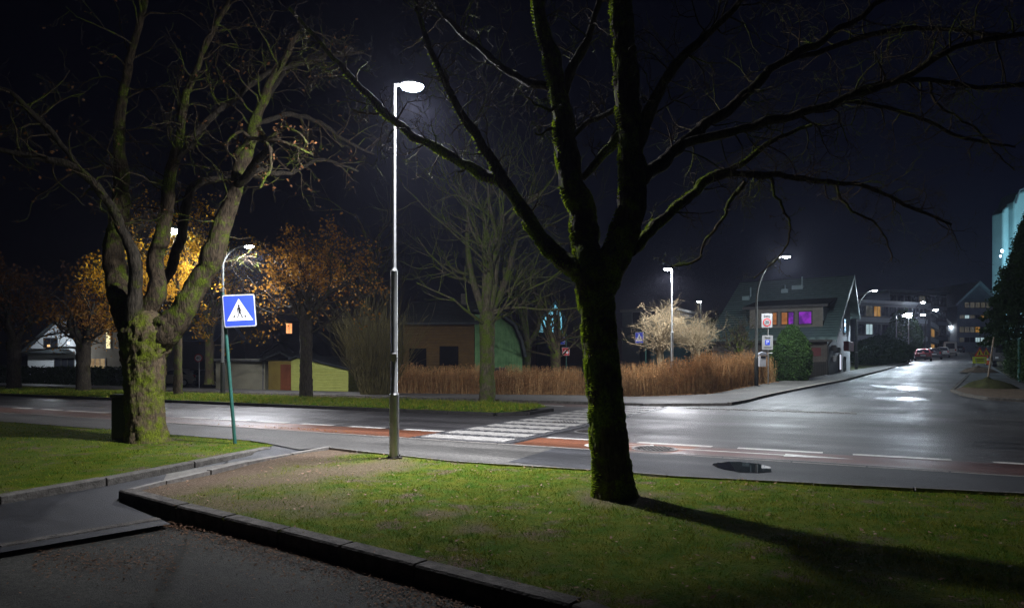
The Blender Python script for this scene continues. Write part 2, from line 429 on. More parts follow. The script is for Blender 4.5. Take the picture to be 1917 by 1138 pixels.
def strip_uv(name, u0, u1, v0, v1, mat, off, step=1.0, **k):
    return sheet(name, [UV(u0, v0), UV(u1, v0), UV(u1, v1), UV(u0, v1)], step, mat, off, **k)
VN, VD, VF, VM, VK = 11.05, 12.25, 16.7, 20.3, 22.8
UL, UR = -95, 45
strip_uv('main_road', UL, UR, VN, VK, M['road'], .004, 2)
# side street: from the junction up the hill
LK = [(1361, 759), (1414, 747), (1458, 737), (1502, 728), (1575, 714), (1650, 694), (1688, 683), (1700, 679), (1712, 674), (1740, 664), (1768, 657)]
RK = [(1917, 753), (1849, 749), (1800, 741), (1779, 733), (1791, 722), (1816, 698), (1822, 682), (1818, 668), (1806, 658)]
LKw = [G(*p) for p in LK]; RKw = [G(*p) for p in RK]
RKfar = [UV(45, VK+9.2), UV(20, VK+9.0)]
poly = [UV(-7.5, VK), UV(45, VK)]+RKfar+RKw+LKw[::-1]
sheet('side_street', poly, 1.6, M['street'], .004)
# red cycle lanes and markings
cyc = sheet('cycle_lane', [UV(-13.4, VN), UV(-8.05, VN), UV(-8.05, VD), UV(-12.9, VD)], .8, M['red'], .008)
sheet('cycle_lane', [UV(UL, VN), UV(-13.4, VN), UV(-12.9, VD), UV(UL, VD)], 1.5, M['red_dark'], .008)
sheet('cycle_lane', [UV(-5.75, VN), UV(-2.9, VN), UV(-2.6, VD), UV(-5.75, VD)], .8, M['red'], .008)
sheet('cycle_lane', [UV(-2.9, VN), UV(UR, VN), UV(UR, VD), UV(-2.6, VD)], 1.5, M['red_wet'], .008)
sheet('cycle_lane', [UV(UL, 21.3), UV(-8.05, 21.3), UV(-8.05, VK), UV(UL, VK)], 1.5, M['red_dark'], .008)

def dashes(v, u_list, L=1.15, wd=.22, off=.014):
    for u in u_list:
        mb = MB(); 
        for k in range(1):
            a, b, c, d = UV(u, v), UV(u+L, v), UV(u+L, v+wd), UV(u, v+wd)
            mb.add([(p.x, p.y, H(p.x, p.y)+off) for p in (a, b, c, d)], [(0, 1, 2, 3)])
        o = mb.build('lane_dash', M['paint']); o['kind'] = 'structure'
def u_of(px, py):
    p = Gz(px, py); return p.x*U[0]+p.y*U[1]
# near-side dashes placed from where each begins in the photograph
dl = [(16, 764), (70, 767), (110, 770), (150, 772), (200, 775), (318, 783), (393, 787), (463, 791), (543, 796), (635, 801), (746, 806)]
for (x, y) in dl: dashes(VD, [u_of(x, y)], 1.0)
for (x, y) in [(1040, 816), (1197, 828), (1383, 838), (1597, 848), (1849, 858)]: dashes(VD, [u_of(x, y)], 1.35, .18)
for i in range(2, 14): dashes(VD, [u_of(16, 764)-2.2*i], 1.1)
dashes(21.3, [-13.1-2.45*i for i in range(-2, 30)], 1.5, .26)
# pale edging that separates cycle lane and footway
kerb('flush_edging', [UV(UL, VN-.02), UV(UR, VN-.02)], M['granite'], .1, .05, lambda x, y: H(x, y)+.016, 1.0, rough=.001, side=-1)
mb = MB()
for (v_, u0_, u1_, w_) in ((15.4, -5.2, 45, .035), (16.75, -95, -9, .03), (13.9, 2, 45, .02)):
    k_ = int((u1_-u0_)/.8)
    for i in range(k_):
        a, b = u0_+(u1_-u0_)*i/k_, u0_+(u1_-u0_)*(i+1)/k_
        ja, jb = [.05*noise.noise(Vector((t_*.9, v_, 1))) for t_ in (a, b)]
        pts = [UV(a, v_+ja), UV(b, v_+jb), UV(b, v_+jb+w_), UV(a, v_+ja+w_)]
        mb.add([(p.x, p.y, H(p.x, p.y)+.012) for p in pts], [(0, 1, 2, 3)])
o = mb.build('road_seam', pm('bitumen_seam', (.012, .012, .013), .5, (.02, .02, .02), 5, 0)); o['kind'] = 'structure'
# arrow and ring painted on the red lane, half behind the big tree
mb = MB()
a0 = Gz(1212, 845); au = a0.x*U[0]+a0.y*U[1]; av = 11.75
def q4(pts): mb.add([(*(UV(u, v)[:2]), .014) for u, v in pts], [tuple(range(len(pts)))])
q4([(au, av-.045), (au+2.1, av-.045), (au+2.1, av+.045), (au, av+.045)])
q4([(au+2.1, av-.17), (au+3.1, av), (au+2.1, av+.17)])
o = mb.build('arrow_marking', M['paint']); o['kind'] = 'structure'
mb = MB()
cu, cv = u_of(1118, 838), 11.6
for cxx in (0, .95):
    n_ = 28
    for i in range(n_):
        t0, t1 = 2*math.pi*i/n_, 2*math.pi*(i+1)/n_
        q4([(cu+cxx+.33*math.cos(t0), cv+.33*math.sin(t0)), (cu+cxx+.33*math.cos(t1), cv+.33*math.sin(t1)), (cu+cxx+.26*math.cos(t1), cv+.26*math.sin(t1)), (cu+cxx+.26*math.cos(t0), cv+.26*math.sin(t0))])
fr = [(0, 0), (.38, 0), (.75, .38), (.3, .38), (0, 0)]
for (a, b) in [((0, 0), (.3, .38)), ((.3, .38), (.78, .38)), ((.78, .38), (.42, 0)), ((.42, 0), (0, 0)), ((.42, 0), (.26, .46)), ((.95, 0), (.74, .52))]:
    dx, dy = b[0]-a[0], b[1]-a[1]; L_ = math.hypot(dx, dy); nx_, ny_ = -dy/L_*.03, dx/L_*.03
    q4([(cu+a[0]+nx_, cv+a[1]+ny_), (cu+b[0]+nx_, cv+b[1]+ny_), (cu+b[0]-nx_, cv+b[1]-ny_), (cu+a[0]-nx_, cv+a[1]-ny_)])
o = mb.build('cycle_marking', M['paint']); o['kind'] = 'structure'

# zebra crossing: raised, bands of pale setts alternating with dark chequered cobbles
ZU0, ZU1 = -8.0, -5.85
strip_uv('zebra_crossing', ZU0-.05, ZU1+.1, VN+.02, VK, pm('dark_setts', (.06, .06, .065), .45, (.035, .035, .04), 8, .3, 40), .012, 1.2)
mbw, mbd = MB(), MB()
def setts(mb_, u0, u1, v0, v1, su, sv, prob=1, h=.03):
    nu = max(1, round((u1-u0)/su)); nv = max(1, round((v1-v0)/sv))
    for j in range(nv):
        for i in range(nu):
            if prob < 1 and (i+j) % 2: continue
            a = u0+(u1-u0)*i/nu+.004; b = u0+(u1-u0)*(i+1)/nu-.004
            c = v0+(v1-v0)*j/nv+.004; d = v0+(v1-v0)*(j+1)/nv-.004
            z = h+random.uniform(-.002, .002)
            pts = [UV(a, c), UV(b, c), UV(b, d), UV(a, d)]
            mb_.add([(p.x, p.y, .0) for p in pts]+[(p.x, p.y, z) for p in pts], [(4, 5, 6, 7), (0, 1, 5, 4), (1, 2, 6, 5), (2, 3, 7, 6), (3, 0, 4, 7)])
for k in range(13):
    v0 = 11.22+k*.87
    if v0 > 21.9: break
    setts(mbw, ZU0+.12, ZU1-.12, v0, v0+.5, .2, .125)
    setts(mbd, ZU0+.12, ZU1-.12, v0+.52, v0+.85, .13, .11, .5, .028)
for (a, b) in ((ZU0, ZU0+.11), (ZU1-.11, ZU1+.06)): setts(mbd, a, b, VN+.04, 22.2, .11, .14, 1, .022)
o = mbw.build('pale_setts', M['cobble_white']); o['kind'] = 'structure'
o = mbd.build('dark_setts', pm('basalt_setts', (.1, .1, .105), .45, (.05, .05, .055), 12, .3, 40)); o['kind'] = 'structure'
# cobbled band across the junction mouth (right of the big tree)
mb = MB(); setts(mb, ZU1+.6, ZU1+5.6, 22.1, 22.75, .16, .16, .5, .02)
o = mb.build('junction_setts', M['cobble_white']); o['kind'] = 'structure'

# near footway
GE = [(1917, 925), (1520, 905), (1250, 891), (1109, 880), (860, 865), (738, 852), (612, 838)]
GEw = flatline(GE)
def uvof(p): return (p[0]*U[0]+p[1]*U[1], p[0]*V[0]+p[1]*V[1])
walk = [UV(UR, VN), UV(UL, VN), UV(UL, 9.5), UV(-16, 9.35), UV(-10.4, 9.25), Gz(510, 832)]+[Gz(560, 842)]+GEw[::-1]+[UV(14, 9.6), UV(UR, 9.6)]
sheet('footway', walk, .8, M['walk'], .010, zf=lambda x, y: 0)
# darker repair patch in the footway, right half
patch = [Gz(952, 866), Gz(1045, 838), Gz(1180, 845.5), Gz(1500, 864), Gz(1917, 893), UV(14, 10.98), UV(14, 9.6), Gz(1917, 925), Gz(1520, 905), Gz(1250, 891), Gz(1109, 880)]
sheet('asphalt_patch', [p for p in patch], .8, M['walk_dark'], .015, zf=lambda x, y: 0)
# puddle
mb = MB(); pc = Gz(1390, 876); n_ = 60; ring = []
for i in range(n_):
    t = 2*math.pi*i/n_; rr_ = 1+.08*noise.noise(Vector((math.cos(t)*1.5, math.sin(t)*1.5, 3)))+.1*noise.noise(Vector((math.cos(t)*6, math.sin(t)*6, 1)))
    ring.append((pc.x+.385*rr_*math.cos(t), pc.y+.5*rr_*math.sin(t), .021))
mb.add(ring+[(pc.x, pc.y, .021)], [(i, (i+1) % n_, n_) for i in range(n_)])
o = mb.build('puddle', pm('standing_water', (.006, .007, .008), .02, (.01, .01, .012), 3, 0)); o['kind'] = 'structure'

# car park (lower left) and the path
sheet('car_park', [Gz(-900, 1040, -.12), Gz(300, 985, -.12), Gz(500, 1010, -.12), Gz(900, 1120, -.12), (2.5, -8), (-14, -8)], .6, M['park'], 0, zf=lambda x, y: -.12)
def path_z(x, y):
    d = min(1, max(0, (12.2-y)/4.2)); return -.012-.065*sst(0, 1, d)
PT = [(508, 843), (560, 842), (612, 838), (455, 862), (300, 890), (222, 938)]
path_poly = [Gz(505, 829), Gz(560, 832), Gz(625, 838), Gz(440, 868, -.02), Gz(232, 925, -.09), Gz(222, 944, -.10), Gz(320, 985, -.10), Gz(0, 1040, -.10), Gz(-700, 1150, -.10), Gz(-700, 1030, -.1), Gz(0, 945, -.08), Gz(200, 908, -.06), Gz(365, 874, -.03), Gz(470, 850, -.0)]
sheet('path', path_poly, .35, M['walk_dark'], .004, zf=path_z)
sheet('path', [Gz(303, 903, -.04), Gz(312, 884, -.03), Gz(455, 860, -.01), Gz(560, 845), Gz(610, 840), Gz(455, 867, -.01)], .3, pm('pale_concrete', (.2, .19, .165), .8, (.13, .125, .11), 8, .4, 50), .010, zf=path_z)
kerb('path_kerb', [Gz(-500, 1120, -.10), Gz(0, 1031, -.10), Gz(305, 977, -.10)], M['granite_dark'], .12, .12, lambda x, y: -.064, 1.1, side=1)

# lawns
def lawn_z(x, y):
    return -.01+.035*noise.noise(Vector((x*.6, y*.6, 0)))+.012*noise.noise(Vector((x*3, y*3, 4)))
ISL = [Gz(1300, 1230), Gz(1068, 1138), Gz(900, 1096), Gz(775, 1062), Gz(640, 1024), Gz(520, 996), Gz(420, 972), Gz(320, 948), Gz(226, 921)]
top = [Gz(300, 903), Gz(455, 867), Gz(612, 838)]
isl_poly = [(9, -4), (1.8, -4), Gz(1300, 1230)]+ISL[1:]+top+GEw[::-1][1:]+[UV(14, 9.4), UV(30, 9.4), (16, -4)]
def seg_d(p, a, b):
    a = np.array(a[:2]); b = np.array(b[:2]); p = np.array(p); t = np.clip(np.dot(p-a, b-a)/np.dot(b-a, b-a), 0, 1); return np.linalg.norm(p-a-t*(b-a))
def bare(x, y):
    # trodden bare earth along the cut-through beside the path
    px, py = CX+x/y*F if y > .5 else 9999, HY+CH*F/y if y > .5 else 9999
    b = 0
    p = (x, y)
    d = seg_d(p, Gz(240, 918), Gz(612, 838)); b = max(b, 1-sst(.45, 1.5, d+.5*noise.noise(Vector((x*1.6, y*1.6, 2)))))
    d = seg_d(p, Gz(380, 945), Gz(560, 940)); b = max(b, .75*(1-sst(.05, .9, d+.7*noise.noise(Vector((x*2.3, y*2.3, 9))))))
    d = seg_d(p, Gz(470, 905), Gz(700, 872)); b = max(b, .9*(1-sst(.15, 1.0, d+.5*noise.noise(Vector((x*1.9, y*1.9, 5))))))
    for c, r_ in ((Gz(1160, 930), .75), (Gz(735, 858), .3), (Gz(820, 960), .35), (Gz(900, 985), .3)):
        b = max(b, .8*(1-sst(r_*.3, r_, math.hypot(x-c.x, y-c.y)+.25*noise.noise(Vector((x*4, y*4, 2))))))
    return b
sheet('lawn', isl_poly, .12, M['lawn'], .0, zf=lambda x, y: lawn_z(x, y), bare=bare) if False else None
near = [p for p in isl_poly]
sheet('lawn', near, .16, M['lawn'], .0, zf=lambda x, y: lawn_z(x, y) if y > 2 else 0, bare=bare)
kerb('lawn_kerb', [Vector((1.8, -4)), Gz(1300, 1230), Gz(1068, 1138), Gz(775, 1062), Gz(520, 996), Gz(330, 950), Gz(222, 921)], M['granite_dark'], .15, .17, lambda x, y: .02, 1.05, side=-1, rough=.007)
kerb('lawn_edging', [Gz(228, 921), Gz(300, 903), Gz(455, 867), Gz(612, 838)], M['granite'], .09, .14, lambda x, y: .028, .9, side=-1, rough=.004)
kerb('lawn_edging', [Gz(612, 838), Gz(738, 852), Gz(860, 865), Gz(1109, 880), Gz(1250, 891), Gz(1520, 905), Gz(1917, 925)], M['granite'], .05, .1, lambda x, y: .02, .9, side=-1, rough=.003)

LG = [Gz(512, 834), Gz(465, 827), UV(-10.4, 9.25), UV(-16, 9.35), UV(-60, 9.35), UV(-60, 2), Gz(-600, 1020), Gz(0, 928), Gz(200, 893), Gz(365, 862), Gz(500, 838)]
def lg_z(x, y): return .0+.04*noise.noise(Vector((x*.4, y*.4, 7)))
sheet('lawn', LG, .4, M['lawn'], .0, zf=lg_z)
kerb('lawn_kerb', [Gz(-600, 1024), Gz(0, 932), Gz(200, 897), Gz(365, 866), Gz(508, 838)], pm('dull_granite_kerb', (.15, .14, .125), .85, (.08, .075, .065), 10, .7, 40), .15, .2, lambda x, y: .02, 1.3, side=1, rough=.006)
# the strip of grass between the carriageways
MED = [UV(UL, VF), UV(-9.2, VF), UV(-8.6, VF+.7), UV(-8.6, VF+2.4), UV(-9.6, VM), UV(UL, VM)]
def med_z(x, y):
    v = V[0]*x+V[1]*y; return .09+.06*math.sin(math.pi*min(1, max(0, (v-VF)/(VM-VF))))+.02*noise.noise(Vector((x, y, 0)))
sheet('grass_median', MED, .7, M['lawn'], .0, zf=med_z)
kerb('median_kerb', [UV(UL, VF), UV(-9.2, VF), UV(-8.6, VF+.7), UV(-8.6, VF+2.4)], pm('shaded_kerb', (.035, .032, .03), .9, (.02, .02, .018), 9, .5, 30), .12, .14, lambda x, y: .10, 1.5, side=-1)  # near-black colour stands in for the kerb's shaded side

# far footway and yards
back = [UV(UL, 26), UV(-26, 26), G(900, 741), G(1100, 742.5), G(1250, 744), G(1330, 741), G(1452, 717), G(1500, 712), G(1596, 695), G(1660, 684), G(1690, 677)]
ff = [UV(UL, VK), UV(-6.8, VK), G(1250, 760)]+LKw[:9]
o = sheet('far_footway', ff+back[::-1], 1.2, M['walk'], .09)
kerb('far_kerb', [UV(UL, VK), UV(-6.8, VK)], M['granite_dark'], .12, .16, lambda x, y: H(x, y)+.1, 1.5, side=-1)
def kz(x, y): return H(x, y)+.015+.095*sst(0, 5, math.hypot(x-G(1361, 759).x, y-G(1361, 759).y))
kerb('far_kerb', [UV(-6.8, VK), G(1250, 760), G(1361, 759)], M['granite'], .12, .1, lambda x, y: H(x, y)+.095, 1.2, side=-1, rough=.002)
kerb('far_kerb', LKw[:9], M['granite'], .16, .2, lambda x, y: H(x, y)+.115, 1.6, side=-1)
RI = RKfar+RKw[:8]
rback = [G(1838, 672), G(1862, 690), G(1893, 712), G(1917, 720), UV(45, VK+14)]
sheet('corner_footway', RI+rback, 1.2, M['street'], .09)
sheet('corner_soil', [UV(24, VK+9.3), G(1917, 752.2), G(1849, 748), G(1800, 740), G(1788, 732), G(1810, 727), G(1917, 733), UV(28, VK+11)], .6, M['soil'], .105)
kerb('corner_kerb', [UV(45, VK+9.2), UV(20, VK+9.0)]+RKw, M['granite_dark'], .16, .2, lambda x, y: H(x, y)+.115, 1.4, side=-1)
# shallow water lying on the side street
mb = MB(); 
for (cx_, cy_, rx, ry, sd) in ((1690, 747, 1.0, .9, 1), (1700, 727, 1.2, 2.2, 5)):
    c = G(cx_, cy_); n_ = 40; b0 = len(mb.v)
    rg = []
    for i in range(n_):
        t = 2*math.pi*i/n_; k_ = 1+.45*noise.noise(Vector((math.cos(t)*1.7, math.sin(t)*1.7, sd)))
        x, y = c.x+rx*k_*math.cos(t), c.y+ry*k_*math.sin(t); rg.append((x, y, H(x, y)+.012))
    rg.append((c.x, c.y, H(c.x, c.y)+.012)); mb.add(rg, [(i, (i+1) % n_, n_) for i in range(n_)])
o = mb.build('puddle', asphalt('flooded_asphalt', (.03, .032, .036), .28, .45, .3)); o['kind'] = 'structure'

# ------------------------------------------------------------------ grass blades and fallen leaves
def blades(name, poly, n, zf, hmin, hmax, bare_f=None, wd=.0035, label=None, depthw=None, clump=6):
    xs = np.array([p[0] for p in poly]); ys = np.array([p[1] for p in poly])
    X = rng.uniform(xs.min(), xs.max(), n*3); Y = rng.uniform(ys.min(), ys.max(), n*3)
    k = inside(poly, X, Y) & (Y > 3.2) & (np.abs(X/Y) < .82)
    if depthw: k &= rng.random(len(X)) < np.clip((depthw/Y)**1.2, 0, 1)
    X, Y = X[k][:n], Y[k][:n]
    # uneven turf: drop blades where the noise field is low or the earth is bare
    keep = np.empty(len(X), bool); hh = np.empty(len(X)); Z = np.empty(len(X))
    for i in range(len(X)):
        x, y = X[i], Y[i]
        nz = noise.noise(Vector((x*1.7, y*1.7, 1)))+.6*noise.noise(Vector((x*6, y*6, 3)))+.7*noise.noise(Vector((x*17, y*17, 3)))
        b = bare_f(x, y) if bare_f else 0
        keep[i] = random.random() < (.85+.5*nz)*(1-b*1.05)
        hh[i] = 1+.7*nz; Z[i] = zf(x, y)
    X, Y, Z, hh = X[keep], Y[keep], Z[keep], hh[keep]; n = len(X)
    h = rng.uniform(hmin, hmax, n)*np.clip(hh, .3, 2.1)
    a = rng.uniform(0, 2*math.pi, n); lean = rng.uniform(.3, 1.5, n)*h; la = rng.uniform(0, 2*math.pi, n)
    wd_ = wd*rng.uniform(.6, 1.4, n)*(Y/6)**.5
    p0 = np.stack([X-np.cos(a)*wd_, Y-np.sin(a)*wd_, Z-.004], -1); p1 = np.stack([X+np.cos(a)*wd_, Y+np.sin(a)*wd_, Z-.004], -1)
    p2 = np.stack([X+np.cos(la)*lean, Y+np.sin(la)*lean, Z+h], -1)
    v = np.stack([p0, p1, p2], 1).reshape(-1, 3); f = np.arange(n*3).reshape(-1, 3)
    o = np_mesh(name, v, [f], M['blade']); tag(o, label, 'grass', None, 'stuff'); return o
blades('grass', [p for p in near], 420000, lambda x, y: lawn_z(x, y), .012, .034, bare, label='short mossy lawn under the big tree and around the tall lamp post', depthw=5)
blades('grass', LG, 110000, lg_z, .015, .035, None, .005, label='lawn around the thick mossy tree on the left')
blades('grass', [UV(-45, VF+.1), UV(-9.3, VF+.15), UV(-8.7, VF+.8), UV(-8.7, VF+2.3), UV(-9.7, VM), UV(-45, VM)], 90000, med_z, .04, .12, None, .006, label='grass on the strip between the two carriageways')

def leaves_on(name, spots, mat, size, label, zf):
    n = len(spots); v = []; f = []
    for i, (x, y) in enumerate(spots):
        s = size*random.uniform(.6, 1.3); a = random.uniform(0, 6.28); z = zf(x, y)+.006
        e1 = Vector((math.cos(a), math.sin(a), random.uniform(-.3, .3)))*s; e2 = Vector((-math.sin(a), math.cos(a), random.uniform(-.4, .4)))*s*.7
        c = Vector((x, y, z+abs(e1.z)+abs(e2.z)))
        b = len(v); v += [c-e1, c-e2*.8-e1*.2, c+e1*1.1+Vector((0, 0, .3*s)), c+e2*.8-e1*.1]; f.append((b, b+1, b+2, b+3))
    o = np_mesh(name, [tuple(q) for q in v], [np.array(f)], mat); tag(o, label, 'leaves', None, 'stuff'); return o
def scatter_line(line, n, spread):
    out = []
    for _ in range(n):
        i = random.randrange(len(line)-1); t = random.random(); p = line[i].lerp(line[i+1], t)
        d = (line[i+1]-line[i]).normalized(); q = Vector((d.y, -d.x, 0)); s = abs(random.gauss(0, spread))
        out.append((p.x-q.x*s*SIDE, p.y-q.y*s*SIDE))
    return out
SIDE = 1
kl = [Gz(1068, 1160, -.12), Gz(900, 1130, -.12), Gz(775, 1092, -.12), Gz(640, 1050, -.12), Gz(520, 1022, -.12), Gz(420, 996, -.12), Gz(330, 974, -.12)]
sp = scatter_line(kl, 3200, .26)
sp += [(p.x, p.y) for p in [Gz(random.uniform(60, 330), random.gauss(1050, 16)+random.uniform(-8, 8), -.12) for _ in range(900)]]
sp += [(p.x, p.y) for p in [Gz(random.uniform(0, 900), random.uniform(1000, 1138), -.12) for _ in range(260)]]
leaves_on('fallen_leaves', [s for s in sp if not inside(near, np.array([s[0]]), np.array([s[1]]))[0]], M['leaf_litter'], .0125, 'brown fallen leaves drifted along the dark kerb of the car park', lambda x, y: -.12)
sp = []
while len(sp) < 950:
    x, y = random.uniform(-6, 7), random.uniform(3.5, 11)
    if inside(near, np.array([x]), np.array([y]))[0]: sp.append((x, y))
leaves_on('fallen_leaves', sp, pm('pale_dead_leaf', (.3, .2, .14), .7, (.16, .08, .04), 3, 0), .02, 'scattered dead leaves lying on the lawn', lambda x, y: lawn_z(x, y)+.012)
sp = [(p.x, p.y) for p in [UV(random.gauss(-11.2, 1.0), VN+.12+abs(random.gauss(0, .12))) for _ in range(160)]]
leaves_on('fallen_leaves', sp, M['leaf_orange'], .022, 'small drift of leaves in the red cycle lane gutter', lambda x, y: .012)

# ------------------------------------------------------------------ branches
def kink(rows, amp=1.0, wl=.35):
    out = rows.copy()
    for i in range(len(rows)):
        p = Vector(tuple(rows[i, :3]))/wl; a_ = amp*min(rows[i, 3], .05)*min(1, i/6)
        v_ = noise.noise_vector(p)*.9+noise.noise_vector(p*2.6)*.4
        out[i, 0] += v_.x*a_; out[i, 1] += v_.y*a_; out[i, 2] += v_.z*a_
        out[i, 3] *= 1+.18*noise.noise(p*1.7+Vector((5, 5, 5)))
    return out
def catmull(ctrl, step=.12):
    """ctrl rows (x,y,z,r) -> dense rows"""
    c = np.array(ctrl, float); out = []
    for i in range(len(c)-1):
        p0, p1, p2, p3 = c[max(i-1, 0)], c[i], c[i+1], c[min(i+2, len(c)-1)]
        n_ = max(2, int(np.linalg.norm(p2[:3]-p1[:3])/step))
        for j in range(n_):
            t = j/n_; out.append(.5*((2*p1)+(-p0+p2)*t+(2*p0-5*p1+4*p2-p3)*t*t+(-p0+3*p1-3*p2+p3)*t**3))
    out.append(c[-1]); return np.array(out)

class Branches:
    def __init__(s): s.v = []; s.q = []; s.n = 0; s.tips = []
    def tube(s, pts, rad, sides, rough=0, freq=6):
        if rough:
            k = len(pts); ang = np.arange(sides)*2*math.pi/sides
            d = np.ones((k, sides))
            for i in range(k):
                for j in range(sides):
                    cs, sn = math.cos(ang[j]), math.sin(ang[j]); rr_ = rad[i]
                    q = Vector((cs*rr_*freq, sn*rr_*freq, pts[i][2]*freq*.28))
                    e = noise.noise(q)*.5+noise.noise(q*2.7)*.3+noise.noise(Vector((cs*rr_*freq*3.5, sn*rr_*freq*3.5, pts[i][2]*freq*2.2)))*.3
                    d[i, j] = 1+rough*e
        else: d = None
        v, f = tube_np(np.asarray(pts), np.asarray(rad), sides, d)
        s.v.append(v); s.q.append(f+s.n); s.n += len(v)
    def grow(s, p, d, r, L, lev, bend=.25, up=.02, kids=3, ratio=.62, spread=.75, knob=0, minr=.002, seg=5, kstart=.25):
        pts = [np.array(p)]; d = np.array(d, float); d /= np.linalg.norm(d)
        rr = [r]; dirs = [d]
        for i in range(seg):
            d = d+rng.normal(0, bend, 3); d[2] += up; d /= np.linalg.norm(d)
            pts.append(pts[-1]+d*L/seg*rng.uniform(.8, 1.2)); rr.append(max(minr, r*(1-.72*(i+1)/seg))); dirs.append(d)
        s.tube(pts, rr, 7 if r > .03 else (5 if r > .012 else 3))
        if lev <= 0:
            s.tips.append(pts[-1]); s.tips.append(pts[len(pts)//2]); return
        n_ = kids if isinstance(kids, int) else kids[0]
        for k in range(n_):
            t = kstart+(1-kstart)*(k+rng.random())/n_; i = min(seg-1, int(t*seg)); fr_ = t*seg-i
            q = pts[i]*(1-fr_)+pts[i+1]*fr_
            o = rng.normal(0, 1, 3); o -= dirs[i]*np.dot(o, dirs[i]); o /= np.linalg.norm(o)+1e-9
            dd = dirs[i]*rng.uniform(.5, 1.0)+o*spread*rng.uniform(.6, 1.2)
            s.grow(q, dd, max(minr, rr[i]*rng.uniform(.45, .7)), L*ratio*rng.uniform(.6, 1.15), lev-1, bend*1.1, up, kids, ratio, spread, knob, minr, max(3, seg-1), kstart)
    def along(s, rows, n, L, r, lev=2, t0=.2, t1=1., toward=None, **k):
        for i in range(n):
            t = t0+(t1-t0)*(i+rng.random())/n; j = min(len(rows)-2, int(t*(len(rows)-1)))
            p = rows[j][:3]; dr = rows[j+1][:3]-rows[j][:3]; dr /= np.linalg.norm(dr)+1e-9
            o = rng.normal(0, 1, 3); o -= dr*np.dot(o, dr); o /= np.linalg.norm(o)
            dd = dr*rng.uniform(.2, .9)+o
            if toward is not None: dd = dd+np.array(toward)*rng.uniform(.3, 1)
            s.grow(p, dd, min(r, rows[j][3]*.6), L*rng.uniform(.6, 1.25), lev, **k)
    def build(s, name, mat, root, smooth=True):
        return np_mesh(name, np.concatenate(s.v), [np.concatenate(s.q)], mat, root, smooth, world=True)

def leaf_cloud(name, pts, per, spread, size, mat, root, label=None):
    pts = np.array(pts); n = len(pts)*per
    c = np.repeat(pts, per, 0)+rng.normal(0, spread, (n, 3))
    e1 = rng.normal(0, 1, (n, 3)); e1 /= np.linalg.norm(e1, axis=1, keepdims=True)
    e2 = rng.normal(0, 1, (n, 3)); e2 -= e1*(e1*e2).sum(1, keepdims=True); e2 /= np.linalg.norm(e2, axis=1, keepdims=True)
    s_ = size*rng.uniform(.5, 1.3, (n, 1)); e1 *= s_; e2 *= s_*.6
    v = np.stack([c-e1, c-e2, c+e1, c+e2], 1).reshape(-1, 3)
    return np_mesh(name, v, [np.arange(n*4).reshape(-1, 4)], mat, root, world=True)

def ctrl(rows, Y):
    """rows (px,py,r_px[,dY]) of the photograph at depth Y -> metres"""
    out = []
    for r_ in rows:
        y = Y+(r_[3] if len(r_) > 3 else 0); p = P(r_[0], r_[1], y); out.append((p.x, p.y, p.z, r_[2]/F*y))
    return out

